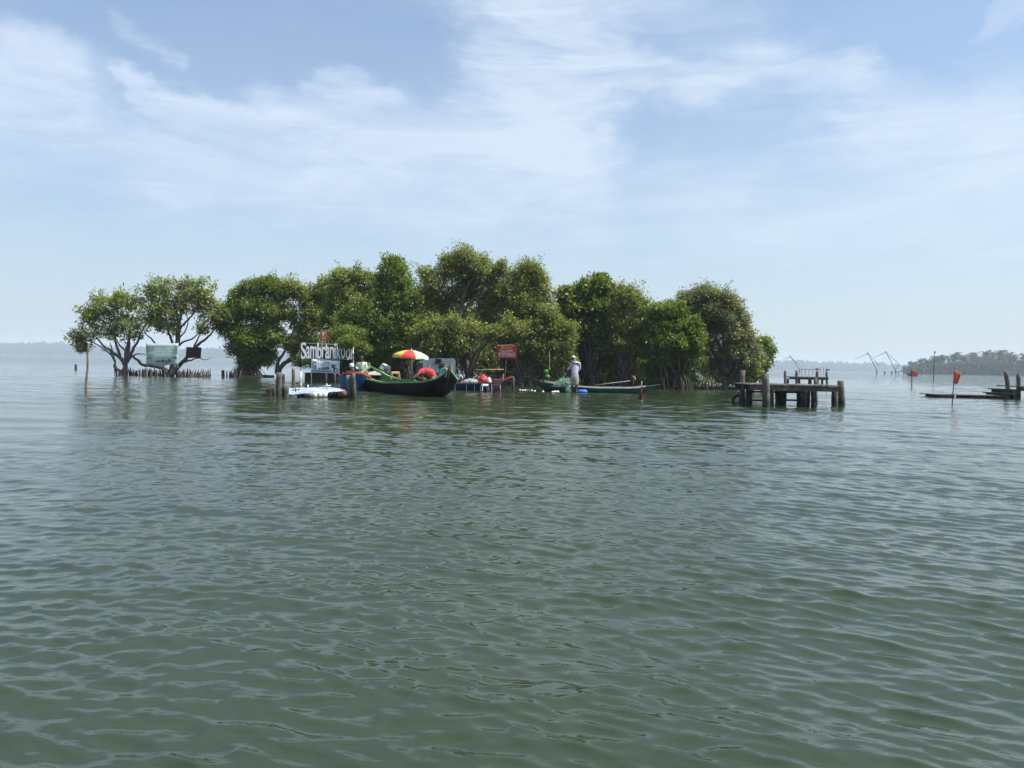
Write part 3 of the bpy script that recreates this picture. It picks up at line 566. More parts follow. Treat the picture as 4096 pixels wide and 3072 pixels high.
# row of breathing roots / short stakes at the feet of the two open trees
sv = []
for k in range(6):
    m_ = MB(); rr = random.Random(k); pts = [Vector((0, 0, -.35)), Vector((rr.uniform(-.02, .02), 0, 0)), Vector((rr.uniform(-.03, .03), rr.uniform(-.02, .02), .18)), Vector((rr.uniform(-.05, .05), 0, .36))]
    m_.tube(pts, [.042, .045, .036, .016], 6, True, .15); sv.append(m_.mesh('root_stake', mat('rotten_wood', (.10, .062, .047), .85, .45, 7, .4)))
n = 0
for (a_, b_, cnt, hs, wh) in ((468, 660, 46, (.7, 1.25), 'reddish short root stake in the row between the two open left mangroves'), (705, 842, 40, (.6, 1.2), 'dark short root stake in the row right of the bare-limbed mangrove'), (905, 950, 9, (.75, 1.15), 'dark short root stake beside the skirt of the dense dark mangrove')):
    for i in range(cnt):
        px = a_ + (b_ - a_) * (i + r.uniform(-.45, .45)) / (cnt - 1); D = 42 + r.uniform(-.5, .6) + (.4 if a_ > 900 else 0) - (px - 560) * .0006
        o = link('root_stake', r.choice(sv), None, G(px, D, 0)); o.rotation_euler = (r.uniform(-.08, .08), r.uniform(-.1, .1), r.uniform(0, 6)); s_ = r.uniform(*hs); o.scale = (r.uniform(.7, 1.2),) * 2 + (s_ * 1.12,)
        tag(o, wh, 'stake', 'root stakes at the foot of the left mangroves')
# ------------------------------------------------------------------ common materials
post_m = mat('weathered_post', (.115, .098, .082), .85, .45, 5, .7, stretch=(1, 1, .5)); post_wet = mat('dark_wet_wood', (.03, .026, .022), .7, .4, 6, .5)
plank_m = mat('weathered_plank', (.15, .135, .12), .8, .4, 4, .5); white_m = mat('white_paint', (.72, .74, .77), .5, .06, 5); black_m = mat('black_paint', (.010, .010, .012), .65, .3, 5, spec=.15)
pipe_m = mat('galvanised_pipe', (.46, .48, .50), .45, .15, 9, metal=.3); skin_m = mat('brown_skin', (.16, .085, .055), .5, .12, 10); skin_d = mat('dark_brown_skin', (.075, .042, .032), .5, .12, 10); hair_m = mat('black_hair', (.012, .011, .011), .5, .2, 30)
rope_m = mat('rope', (.30, .27, .21), .9, .2, 20); red_m = mat('red_paint', (.42, .03, .028), .45, .2, 4)
def rnd_post(px, ytop, D, wpx, base_px=None, seed=0, z0=-.6):
    r = random.Random(seed + int(px)); rad = wpx / 2 * D / F; b_ = G(base_px if base_px is not None else px, D, z0); t_ = P(px, ytop, D)
    pts = [b_.lerp(t_, k / 8) + Vector((r.uniform(-1, 1), r.uniform(-1, 1), 0)) * rad * .10 for k in range(9)]
    m = MB(); m.tube(pts, [rad * (1.06 - .08 * k / 8) * r.uniform(.95, 1.05) for k in range(9)] , 10, True, .05); return m, G(base_px if base_px is not None else px, D, 0)
def post(px, ytop, D, wpx, label, name='timber_post', m=None, base_px=None, group=None, cat='post'):
    mb, o_ = rnd_post(px, ytop, D, wpx, base_px); return single(name, mb, m or post_m, label, cat, o_, group, True)
# wet, weed-dark band that the tide leaves at the foot of every post
t = post_m.node_tree; b = t.nodes['Principled BSDF']; g_ = nd(t, 'ShaderNodeNewGeometry'); sz_ = nd(t, 'ShaderNodeSeparateXYZ'); t.links.new(g_.outputs['Position'], sz_.inputs[0])
nn_ = noise(t, g_.outputs['Position'], 9.0, 3, .6); mr_ = nd(t, 'ShaderNodeMapRange'); mr_.inputs[1].default_value = .30; mr_.inputs[2].default_value = .12
t.links.new(mth(t, 'ADD', sz_.outputs[2], mth(t, 'MULTIPLY', mth(t, 'SUBTRACT', nn_.outputs['Fac'], .5), .35)), mr_.inputs[0])
src_ = b.inputs['Base Color'].links[0].from_socket; t.links.new(mx(t, mr_.outputs[0], src_, (.028, .03, .018)), b.inputs['Base Color'])
# ------------------------------------------------------------------ stick, stumps, loose posts on the left
m = MB(); a = G(340, 21.9, -.5); b_ = P(354, 1375, 21.9); pts = [a.lerp(b_, k / 10) + Vector((math.sin(k * 1.3) * .012, 0, 0)) for k in range(11)]
m.tube(pts, [.034, .036, .033, .034, .030, .032, .028, .030, .025, .026, .020], 8, True, .05); single('bamboo_pole', m, mat('bamboo', (.15, .115, .095), .7, .4, 6, .3, stretch=(1, 1, 3)), 'tall thin leaning pole standing in open water at the far left', 'pole', G(340, 21.9), None, True)
post(303, 1457, 56, 9, 'small stump barely above open water left of the tall pole', 'tree_stump', post_wet)
post(463, 1463, 50, 11, 'low dark stump behind the foot of the leftmost mangrove', 'tree_stump', post_wet)
post(892, 1481, 42.3, 12, 'short dark square-cut post alone between the root stakes and the dense mangrove', 'timber_post', post_wet)
post(1132, 1497, 35.5, 15, 'low dark post just behind the raft post, under the pale leaning mangrove', 'timber_post', post_wet)
post(1173, 1473, 34, 13, 'slim brown post standing clear in the water left of the sign pole', 'timber_post', mat('brown_post', (.13, .10, .07), .85, .4, 5, .6), base_px=1177)
# ------------------------------------------------------------------ faded banner and black board on the open trees
def on_plane(x0, y0, x1, y1, D, dz=0):
    """(u, v) in 0..1 -> point on an upright board whose photo corners are given; dz = distance in front of it"""
    a, b_, c_, d = P(x0, y0, D), P(x1, y0, D), P(x1, y1, D), P(x0, y1, D)
    return lambda u, v, k=dz: a.lerp(b_, u).lerp(d.lerp(c_, u), v) + Vector((0, -k, 0))
def patch(mb, f, u0, v0, u1, v1, k): mb.add([f(u0, v1, k), f(u1, v1, k), f(u1, v0, k), f(u0, v0, k)], [(0, 1, 2, 3)])
def text_strokes(mb, f, u0, u1, v, h, k, r, gap=.25):
    """a line of small glyph-like strokes, as the lettering reads from here"""
    u = u0
    while u < u1:
        wd = r.uniform(.35, .8) * h; patch(mb, f, u, v + h * r.uniform(0, .15), min(u + wd, u1), v + h * r.uniform(.35, .5), k)
        if r.random() < .8: patch(mb, f, u, v + h * .5, min(u + wd * .4, u1), v + h, k)
        if r.random() < .6: patch(mb, f, u + wd * .65, v + h * r.uniform(.3, .6), min(u + wd, u1), v + h, k)
        u += wd + (h * gap if r.random() < .82 else h * .9)
r = random.Random(4)
f = on_plane(585, 1374, 713, 1460, 41.0); th = thing('faded_banner', 'large faded green and white banner hung in the open left trees, torn lower edge', 'banner', G(650, 41.0))
sh_ = MB(); rows = []
for j in range(9):
    v = j / 8; rows.append([f(u / 12, v * (1 - .035 * math.sin(u * .9)), .03 * math.sin(u * 1.3 + j)) + Vector((0, 0, -.03 * math.sin(u / 12 * 3.14) * (1 if j > 6 else 0))) for u in range(13)])
sh_.grid(rows); o = part('sheet', sh_, mat('faded_vinyl', (.42, .52, .50), .6, .5, 1.6, col2=(.20, .31, .31)), th, True); sm = o.modifiers.new('solid', 'SOLIDIFY'); sm.thickness = .006
pr = MB(); [text_strokes(pr, f, .30 + .04 * r.random(), .86, v_, .045, .05, r) for v_ in (.20, .28)]; [patch(pr, f, .27, v_, .86, v_ + .022, .05) for v_ in (.36, .44, .51, .58)]; part('pale_print', pr, mat('pale_print', (.66, .72, .70), .6, .1, 5), th)
pr = MB(); [patch(pr, f, *q, .045) for q in ((.30, .60, .86, .93), (.04, .12, .22, .34), (.05, .50, .24, .74), (.88, .10, .985, .50))]; part('picture_print', pr, mat('picture_print', (.26, .36, .36), .6, .8, 3.0, col2=(.07, .13, .14)), th)
pr = MB(); [patch(pr, f, *q, .06) for q in ((.36, .80, .42, .88), (.50, .74, .58, .86), (.62, .76, .66, .90), (.70, .72, .77, .86), (.14, .80, .90, .835), (.90, .62, .96, .72), (.10, .66, .20, .70))]; part('dark_print', pr, mat('dark_print', (.03, .05, .06), .6, .3, 6), th)
fr = MB(); fr.tube([G(588, 41.05, -.5), P(588, 1370, 41.05)], .018, 6); fr.tube([f(0, 0, -.03), f(1, 0, -.03)], .014, 6); fr.tube([G(711, 41.05, .5), P(713, 1368, 41.05)], .016, 6); part('support_frame', fr, pipe_m, th)
f = on_plane(745, 1388, 804, 1432, 41.2); th = thing('black_board', 'black two-panelled board wedged on the long right limb of the open tree', 'board', G(775, 41.2))
for u0, u1 in ((0, .485), (.50, 1)):
    m = MB(); c_ = f((u0 + u1) / 2, .5); m.box(c_, ((u1 - u0) * 59 * 41.2 / F, .05, 43 * 41.2 / F), (0, R(4), 0)); part('panel', m, black_m, th)
m = MB(); m.tube([f(.2, 1.0, -.04), f(.22, 0, -.06)], .015, 5); m.tube([f(.8, 1.0, -.04), f(.8, 0, -.06)], .015, 5); part('frame', m, post_wet, th)
# ------------------------------------------------------------------ place-name sign
SD = 36.0
th = thing('place_name_sign', 'big white cut-out letters reading Sambranikodi on a pipe frame at the island edge', 'sign', G(1310, SD))
pm = MB(); a = P(1201, 1372, SD); b_ = P(1414, 1380, SD)
m = MB(); m.tube([G(1204, SD, .45), P(1201, 1372, SD)], .022, 8); part('pole', m, post_wet, th, True); m = MB(); m.tube([G(1202, SD, -.5), G(1204, SD, .55)], .055, 8); part('pole_sleeve', m, pipe_m, th, True)
m = MB(); m.tube([G(1418, SD, -.5), P(1412, 1378, SD)], .02, 8); part('pole', m, pipe_m, th, True)
m = MB(); m.tube([G(1306, SD, 0), G(1306, SD, .55)], .045, 8); m.tube([G(1306, SD, .5), P(1305, 1374, SD)], .015, 6); part('centre_post', m, pipe_m, th, True)
m = MB(); m.tube([P(1202, 1372, SD + .04), P(1412, 1381, SD + .04)], .014, 6); m.tube([P(1202, 1436, SD + .04), P(1413, 1438, SD + .04)], .014, 6); part('rail', m, pipe_m, th, True)
letters = [('S', 1204, 1224, 1369, 1436, 1), ('a', 1224, 1240, 1385, 1434, 0), ('m', 1241, 1267, 1385, 1434, 0), ('b', 1269, 1287, 1371, 1435, 0), ('r', 1288, 1301, 1386, 1434, 0), ('a', 1301, 1318, 1386, 1435, 0), ('n', 1319, 1336, 1387, 1435, 0),
           ('i', 1337, 1345, 1374, 1435, 0), ('k', 1347, 1363, 1373, 1435, 0), ('o', 1364, 1381, 1388, 1435, 0), ('d', 1383, 1400, 1374, 1436, 0), ('i', 1402, 1410, 1375, 1436, 0)]
def glyph(ch, x0, x1, y0, y1, D, m_, parent, depth=.03, name='letter', offset=.010):
    cu = bpy.data.curves.new('t', 'FONT'); cu.body = ch; cu.extrude = .05; cu.offset = offset; cu.resolution_u = 4; ob = bpy.data.objects.new('t', cu); C.objects.link(ob)
    dg = bpy.context.evaluated_depsgraph_get(); dg.update(); me = bpy.data.meshes.new_from_object(ob.evaluated_get(dg)); bpy.data.objects.remove(ob); bpy.data.curves.remove(cu)
    n_ = len(me.vertices); co = np.empty(n_ * 3, np.float32); me.vertices.foreach_get('co', co); co = co.reshape(-1, 3); mn, mxx = co.min(0), co.max(0); sz = np.maximum(mxx - mn, 1e-6)
    uvw = (co - mn) / sz; a, b_, c_, d = [np.array(q) for q in (P(x0, y1, D), P(x1, y1, D), P(x1, y0, D), P(x0, y0, D))]
    u, v = uvw[:, :1], uvw[:, 1:2]; w_ = (a * (1 - u) + b_ * u) * (1 - v) + (d * (1 - u) + c_ * u) * v; w_[:, 1] -= (uvw[:, 2] - .5) * depth; w_ -= np.array(parent.location)
    me.vertices.foreach_set('co', w_.astype(np.float32).ravel()); me.update(); me.materials.clear(); me.materials.append(m_); return link(name, me, parent)
for ch, x0, x1, y0, y1, _ in letters: glyph(ch, x0, x1, y0, y1, SD - .05, white_m, th)
# red remains of letters on top
m = MB(); m.box(P(1285, 1346, SD), (9 * SD / F, .04, 36 * SD / F)); m.lathe([(.001, -.045), (.05, -.02), (.05, .02), (.001, .045)], P(1286, 1320, SD), 10, Matrix.Rotation(R(90), 3, 'X')); part('red_letter', m, red_m, th)
m = MB(); m.beam(P(1297, 1331, SD), P(1316, 1354, SD), .05, .09, (0, 1, 0)); m.beam(P(1314, 1354, SD - .003), P(1328, 1339, SD - .003), .05, .09, (0, 1, 0)); part('red_letter', m, red_m, th)
m = MB(); [m.tube([P(x, 1373, SD + .03), P(x + .5, y, SD + .03)], .008, 5) for x, y in ((1282, 1362), (1288, 1362), (1299, 1333), (1313, 1354), (1328, 1361))]; part('stay', m, pipe_m, th)
# poster under the letters
f = on_plane(1246, 1440, 1358, 1492, SD - .3); th = thing('printed_poster', 'white and blue printed poster with small pictures hung below the white letters', 'poster', G(1300, SD - .3))
a, b_, c_, d = P(1247, 1437, SD - .3), P(1359, 1444, SD - .3), P(1357, 1494, SD - .3), P(1244, 1488, SD - .3)
f = lambda u, v, k=0: a.lerp(b_, u).lerp(d.lerp(c_, u), v) + Vector((0, -k, 0))
m = MB(); m.grid([[f(u / 8, v / 4, .01 * math.sin(u * 1.7 + v)) for u in range(9)] for v in range(5)]); o = part('sheet', m, mat('poster_vinyl', (.62, .68, .76), .5, .18, 2.5), th, True); sm = o.modifiers.new('solid', 'SOLIDIFY'); sm.thickness = .008
m = MB(); text_strokes(m, f, .33, .66, .16, .09, .02, r); text_strokes(m, f, .33, .66, .30, .08, .02, r); text_strokes(m, f, .30, .62, .43, .06, .02, r); part('dark_print', m, mat('navy_print', (.05, .06, .12), .6, .2, 6), th)
m = MB(); [patch(m, f, *q, .018) for q in ((.04, .10, .08, .7), (.10, .45, .19, .84), (.0, .84, .72, .93), (.24, .62, .34, .80))]; part('blue_print', m, mat('blue_print', (.12, .20, .38), .6, .4, 6), th)
m = MB(); [patch(m, f, *q, .018) for q in ((.36, .58, .50, .78), (.50, .52, .66, .76))]; part('green_print', m, mat('green_print', (.16, .25, .16), .6, .5, 9), th)
m = MB(); [patch(m, f, *q, .02) for q in ((.11, .12, .175, .30), (.71, .30, .86, .50))]; part('brown_print', m, mat('brown_print', (.24, .12, .08), .6, .5, 9), th)
def disc(mb, f, u, v, ru, rv, k, n=14): mb.add([f(u + ru * math.cos(t_), v + rv * math.sin(t_), k) for t_ in [2 * math.pi * i / n for i in range(n)]], [tuple(range(n))])
m = MB(); disc(m, f, .87, .76, .085, .19, .02); disc(m, f, .78, .47, .075, .15, .019); part('round_picture', m, mat('round_print', (.06, .05, .10), .6, .5, 9), th)
m = MB(); m.beam(f(.84, .36, .03), f(.98, .10, .03), .01, .06, (0, 1, 0)); disc(m, f, .88, .76, .03, .10, .026); part('white_mark', m, white_m, th)
m = MB(); [m.tube([p, q], .014, 6) for p, q in ((a, b_), (b_, c_), (c_, d), (d, a))]; m.tube([c_ + Vector((0, .05, 0)), G(1357, SD - .3, -.3)], .016, 6); m.tube([d, G(1248, SD - .3, -.3)], .012, 6); part('frame', m, pipe_m, th)
# dark floating platform under the poster
th = thing('moored_float', 'low black box-shaped float lying in the water under the poster', 'float', G(1290, 37.4))
m = MB(); z1 = 33 * 37.0 / F; xw = (1346 - 1230) * 37 / F; m.box(G(1288, 37.4, z1 / 2 - .15), (xw, 1.1, z1 + .3)); part('hull', m, black_m, th)
m = MB(); [m.box(G(1288, 37.4, z1 + .02) + Vector((0, (k - 2.5) * .18, 0)), (xw * 1.02, .16, .03)) for k in range(6)]; part('deck_boards', m, post_wet, th)
post(1339, 1492, 35, 8, 'thin grey stake right of the poster, in front of the black float', 'stake', post_m, cat='stake')
# ------------------------------------------------------------------ boats
def hull(stern, bow, beam, sheer, hmat, inmat, rimmat, root, draft=.22, rim_w=.07, rim_h=.05, n=28, fullness=.42, side_flare=.72, rimlen=(0, 1), stem_bow=.25, stem_stern=.2, thwarts=(.3, .55, .75), thick=.035):
    """double-ended wooden hull; sheer(t) = gunwale height, t from stern (0) to bow (1)"""
    S_, B_ = Vector((stern[0], stern[1], 0)), Vector((bow[0], bow[1], 0)); ax_ = (B_ - S_).normalized(); sd_ = Vector((ax_.y, -ax_.x, 0)); Ln = (B_ - S_).length
    def half(t_): return max(.012, beam / 2 * (math.sin(math.pi * min(1, max(0, t_))) ** fullness))
    def pt(t_, s_, v, inner=0):
        h = half(t_); z0 = -draft + (sheer(t_) + draft) * (.55 * (abs(2 * t_ - 1) ** 5)); zt = sheer(t_); wv = (side_flare + (1 - side_flare) * v) if v > 0 else 0
        hh = max(.004, h * (1 - (1 - v) ** 2.6) ** .5 * (side_flare + (1 - side_flare) * v) if v > 0 else 0) - inner
        hh = max(.002, hh); tt = t_ + (stem_bow / Ln * (v - 1) if t_ > .5 else -stem_stern / Ln * (v - 1)) * abs(2 * t_ - 1) ** 3
        p = S_ + ax_ * (Ln * tt) + sd_ * s_ * hh; p.z = z0 + (zt - z0) * v + (inner if v < .9 else 0); return p
    vs_ = [0, .12, .28, .45, .62, .8, 1]; ts = [i / n for i in range(n + 1)]
    m = MB(); rows = [[pt(t_, -1, v) for v in reversed(vs_)] + [pt(t_, 1, v) for v in vs_[1:]] for t_ in ts]; m.grid(rows); part('hull', m, hmat, root, True)
    m = MB(); rows = [[pt(t_, -1, v, thick) for v in reversed(vs_)] + [pt(t_, 1, v, thick) for v in vs_[1:]] for t_ in ts[1:-1]]; m.grid(rows); part('inner_hull', m, inmat, root, True)
    for s_ in (-1, 1):
        m = MB(); k0, k1 = int(rimlen[0] * n), int(rimlen[1] * n); pts = [pt(t_, s_, 1) + Vector((0, 0, .01)) - sd_ * s_ * rim_w * .25 for t_ in ts[k0:k1 + 1]]
        for p, q in zip(pts, pts[1:]): m.beam(p, q, rim_w, rim_h)
        part('gunwale', m, rimmat, root)
    for t_ in thwarts:
        m = MB(); z_ = sheer(t_) - .13; p = pt(t_, -1, .82, thick); q = pt(t_, 1, .82, thick); p.z = q.z = z_; m.beam(p, q, .16, .03); part('thwart', m, inmat, root)
    return pt, ax_, sd_
# black boat with green rim
BD0, BD1 = 28.9, 22.4
st_ = G(1478, BD0); bw = G(1796, BD1); Lb = (bw - st_).length
th = thing('wooden_boat', 'black wooden boat with bright green rim, both ends raised, crowded with people and a parasol', 'boat', (st_ + bw) / 2)
def lin(ks, t_):
    for (a0, b0), (a1, b1) in zip(ks, ks[1:]):
        if a0 <= t_ <= a1: s_ = (t_ - a0) / (a1 - a0); s_ = s_ * s_ * (3 - 2 * s_); return b0 + (b1 - b0) * s_
    return ks[-1][1]
green_rim = mat('light_green_paint', (.16, .33, .12), .6, .5, 6, .3, col2=(.07, .17, .06)); green_in = mat('green_inner_paint', (.06, .17, .07), .6, .4, 3); tar = mat('tarred_hull', (.006, .007, .009), .6, .35, 2.5, .3, spec=.2)
pt, bax, bsd = hull(st_, bw, 1.6, lambda t_: lin([(0, .90), (.035, .68), (.1, .50), (.22, .41), (.5, .36), (.66, .40), (.8, .44), (.9, .48), (.96, .57), (1, .90)], t_), tar, green_in, green_rim, th, rim_w=.10, rim_h=.06, draft=.25, fullness=.30, stem_bow=.35, stem_stern=.1)
m = MB(); m.tube([pt(0, 1, .1) , pt(0, 1, .6) - bax * .05, pt(0, 1, 1) - bax * .1 + Vector((0, 0, .16))], [.06, .07, .05], 8); part('stern_post', m, post_m, th, True)
m = MB(); m.tube([pt(1, 1, .05) + bax * .02, pt(1, 1, .5) + bax * .05, pt(1, 1, 1) + bax * .06 + Vector((0, 0, .12))], [.05, .06, .05], 8); part('stem_post', m, post_wet, th, True)
m = MB(); m.beam(pt(1, 1, .55) + bax * .03 + Vector((-.06, -.05, 0)), pt(1, 1, .98) + Vector((-.07, -.06, .02)), .04, .10); part('bow_stripe', m, mat('bare_wood', (.30, .24, .16), .7, .3, 5), th)
m = MB(); tri = [pt(.012, -1, .93), pt(.05, -1, .93), pt(.05, 1, .93)]; m.add([p + Vector((0, 0, -.03)) for p in tri] + [p + Vector((0, 0, -.06)) for p in tri], [(0, 1, 2), (5, 4, 3), (0, 3, 4, 1), (1, 4, 5, 2), (2, 5, 3, 0)]); part('stern_deck', m, mat('grey_deck', (.28, .27, .25), .7, .2, 4), th)
for t0, t1 in ((.24, .44), (.50, .70)):
    m = MB(); [m.beam(pt(t0 + (t1 - t0) * k / 6, -1, .8, .05) , pt(t0 + (t1 - t0) * k / 6, 1, .8, .05), .14, .025) for k in range(7)]; part('floor_boards', m, green_rim, th)
# blue boat with the outboard motor, bow hidden
st2 = G(1412, 26.6); bw2 = G(1440, 31.5); th = thing('wooden_boat', 'blue boat with orange-red rim seen end-on behind the two leaning posts', 'boat', (st2 + bw2) / 2)
blue_m = mat('blue_hull_paint', (.025, .14, .36), .4, .45, 2.2, .2, col2=(.012, .055, .15)); ored = mat('orange_red_paint', (.42, .085, .045), .5, .3, 4)
pt2, ax2, sd2 = hull(st2, bw2, 1.45, lambda t_: lin([(0, .68), (.1, .55), (.3, .38), (.7, .36), (1, .6)], t_), blue_m, mat('dark_blue_inner', (.02, .05, .09), .6, .3, 3), ored, th, rim_w=.09, rim_h=.06, fullness=.33)
m = MB(); m.box(G(1404, 26.55, .705), (.3, .09, .07)); m.box(G(1412, 26.5, .66), (.34, .07, .05)); part('stern_board', m, ored, th)
m = MB(); [m.box(pt2(.13, 1, .72) + Vector((.012 + k * .012, -.03, -.05 * k)), (.09, .01, .05), (0, 0, R(-25))) for k in range(3)]; part('red_mark', m, mat('red_mark', (.45, .09, .16), .6, .2, 6), th)
mo = P(1407, 1463, 26.7); th = thing('outboard_motor', 'white-topped grey outboard motor tilted up on the blue boat behind the leaning posts', 'motor', mo)
m = MB(); s_ = 26.7 / F; m.lathe([(8 * s_, -5 * s_), (9.5 * s_, -2 * s_), (9 * s_, 4 * s_), (7.5 * s_, 8.5 * s_), (3 * s_, 10 * s_)], mo, 12); part('cowling', m, white_m, th, True)
m = MB(); m.tube([mo + Vector((0, 0, -4 * s_)), mo + Vector((.01, 0, -14 * s_)), mo + Vector((.02, .02, -26 * s_))], [.06, .055, .035], 8); m.box(mo + Vector((0, .06, -.17)), (.12, .14, .12)); part('shaft_housing', m, mat('motor_grey', (.06, .075, .085), .4, .15, 9), th, True)
m = MB(); m.tube([mo + Vector((0, .05, -.05)), mo + Vector((.05, .4, .02))], .015, 6); part('tiller', m, black_m, th)
# second blue boat on the right, behind the chairs
st3 = G(1690, 30.8); bw3 = G(2052, 29.6); th = thing('wooden_boat', 'dark blue boat with red-trimmed bow lying behind the stacked chairs and white stool', 'boat', (st3 + bw3) / 2)
hull(st3, bw3, 1.2, lambda t_: lin([(0, .5), (.2, .34), (.75, .34), (.9, .42), (1, .58)], t_), mat('deep_blue_hull', (.012, .055, .15), .45, .4, 2.2, .2), mat('dark_blue_inner'), mat('dark_red_paint', (.22, .03, .025), .5, .3, 4), th, rim_w=.06, rim_h=.06, stem_bow=.5)
post(2053, 1509, 28.9, 11, 'pale leaning mooring post at the bow of the dark blue boat', base_px=2051)
# long green canoe
st4 = G(2124, 30.2); bw4 = G(2650, 30.2); th = thing('long_canoe', 'long low green canoe with a whitish rim lying across the island front', 'canoe', (st4 + bw4) / 2)
canoe_m = mat('bottle_green_hull', (.012, .075, .06), .4, .5, 1.6, .2, col2=(.010, .032, .045)); crim = mat('chalky_rim', (.55, .57, .53), .6, .25, 5)
pt4, ax4, sd4 = hull(st4, bw4, .95, lambda t_: lin([(0, .52), (.1, .38), (.28, .24), (.5, .19), (.75, .21), (.92, .33), (1, .40)], t_), canoe_m, mat('canoe_inner', (.03, .06, .05), .6, .3, 3), crim, th, rimlen=(.12, .86), rim_w=.05, rim_h=.035, draft=.15, stem_bow=.75, stem_stern=.35, fullness=.30, thwarts=(.2, .4, .62, .8))
m = MB(); m.tube([P(2452, 1540, 30.3), P(2450, 1528, 30.3)], .012, 5); m.tube([P(2384, 1541, 30.1), P(2440, 1533, 30.2), P(2522, 1523, 30.4)], [.02, .018, .014], 6)
single('oar', m, rope_m, 'pale bamboo oar propped slanting across the right half of the green canoe', 'oar', P(2450, 1533, 30.2), None, True)
m = MB(); m.tube([P(2180, 1523, 30.3), P(2225, 1529, 30.3)], .014, 6); single('oar', m, rope_m, 'short bamboo pole lying in the left end of the green canoe', 'oar', P(2200, 1526, 30.3), None, True)
# ------------------------------------------------------------------ things in the black boat
def stool(px, py, w_, h_, D, label, mt, rz=.5, group=None):
    th = thing('plastic_stool', label, 'stool', P(px, py + h_, D), group, 0); s_ = D / F; W_ = w_ * s_; H_ = h_ * s_; o_ = Vector(th.location); Rm = Matrix.Rotation(rz, 3, 'Z')
    m = MB(); k = W_ * .36; m.box(o_ + Vector((0, 0, H_ * .95)), (k * 2, k * 2, H_ * .08), Rm); [m.box(o_ + Rm @ Vector((sx * k * .98, 0, H_ * .82)) , (.02, k * 1.9, H_ * .22), Rm) for sx in (-1, 1)]; [m.box(o_ + Rm @ Vector((0, sx * k * .98, H_ * .82)), (k * 1.9, .02, H_ * .22), Rm) for sx in (-1, 1)]
    o = part('seat', m, mt, th); bevel(o, .008)
    for sx in (-1, 1):
        for sy in (-1, 1):
            m = MB(); m.beam(o_ + Rm @ Vector((sx * k * 1.14, sy * k * 1.14, 0)), o_ + Rm @ Vector((sx * k * .92, sy * k * .92, H_ * .92)), W_ * .17, W_ * .05, Rm @ Vector((sx, sy * .0001, 0))); part('leg', m, mt, th)
    return th
stool(1580, 1486, 42, 31, 25.9, 'tan plastic stool standing on the black boat beside its light green rim', mat('tan_plastic', (.50, .33, .15), .4, .12, 5), .35)
stool(1939, 1536, 34, 28, 28.3, 'white plastic stool standing in shallow water before the blue boat', mat('white_plastic', (.72, .70, .74), .4, .06, 5), .3)
# parasol
UD = 27.2; ap = P(1645, 1399, UD); us = UD / F; th = thing('beach_parasol', 'faded yellow, red and mint striped parasol open over the black boat', 'parasol', P(1649, 1512, UD))
cols = {'yellow': mat('yellow_canvas', (.58, .42, .06), .6, .18, 4, trans=.25), 'red': mat('red_canvas', (.55, .05, .045), .5, .15, 4, trans=.25), 'mint': mat('mint_canvas', (.42, .62, .42), .6, .2, 4, trans=.25), 'white': mat('white_canvas', (.66, .68, .58), .6, .12, 4, trans=.25)}
Ru = 73 * us; seq = ['mint', 'white', 'yellow', 'red', 'yellow', 'yellow', 'red', 'mint']; tilt = Matrix.Rotation(R(3), 3, 'Y')
def ucan(a_, rr): zz = -(rr ** 2.0) * 24 * us; return ap + tilt @ Vector((math.cos(a_) * rr * Ru, math.sin(a_) * rr * Ru, zz - .01))
for k in range(8):
    a0 = R(-112 + 45 * k) - R(22.5) * 0; a1 = a0 + R(45); rows = []
    for j in range(7):
        rr = max(.02, j / 6); row = []
        for i in range(5):
            a_ = a0 + (a1 - a0) * i / 4; p = ucan(a_, rr * (1 - .055 * math.sin(math.pi * i / 4) * rr)); row.append(p)
        rows.append(row)
    rows.append([p + Vector((0, 0, -11 * us * (1 + .06 * math.sin(i * 2)))) + (p - ap).normalized() * .01 for i, p in enumerate(rows[-1])])
    m = MB(); m.grid(rows); cn = ['red', 'mint', 'white', 'yellow', 'red', 'mint', 'white', 'yellow'][k]; part('canopy_panel', m, cols[cn], th, True, label=cn + ' canvas panel')
m = MB(); m.tube([P(1649, 1515, UD), P(1646, 1395, UD)], .016, 8); part('pole', m, pipe_m, th, True)
for k in range(8): m = MB(); a_ = R(-112 + 45 * k); m.tube([ucan(a_, j / 4 + .01) + Vector((0, 0, -.012)) for j in range(5)], .006, 4); part('rib', m, pipe_m, th)
# newspaper-wrapped box
m = MB(); q = [P(1528, 1455, 27.3), P(1557, 1470, 27.1), P(1553, 1493, 27.1), P(1516, 1472, 27.3)]; m.add(q + [p + Vector((.03, .22, .03)) for p in q], [(0, 3, 2, 1), (4, 5, 6, 7), (0, 1, 5, 4), (1, 2, 6, 5), (2, 3, 7, 6), (3, 0, 4, 7)])
th = thing('tilted_board', 'grey printed carton propped tilted on the far rim of the black boat', 'carton', q[3]); part('carton_body', m, mat('newsprint', (.45, .45, .46), .7, .4, 9), th)
m = MB(); f = lambda u, v, k: q[0].lerp(q[1], u).lerp(q[3].lerp(q[2], u), v) + Vector((0, -k, 0)); [text_strokes(m, f, .1, .9, v_, .09, .012, r) for v_ in (.12, .30, .48)]; patch(m, f, .5, .62, .9, .9, .012); part('print', m, mat('dark_print'), th)
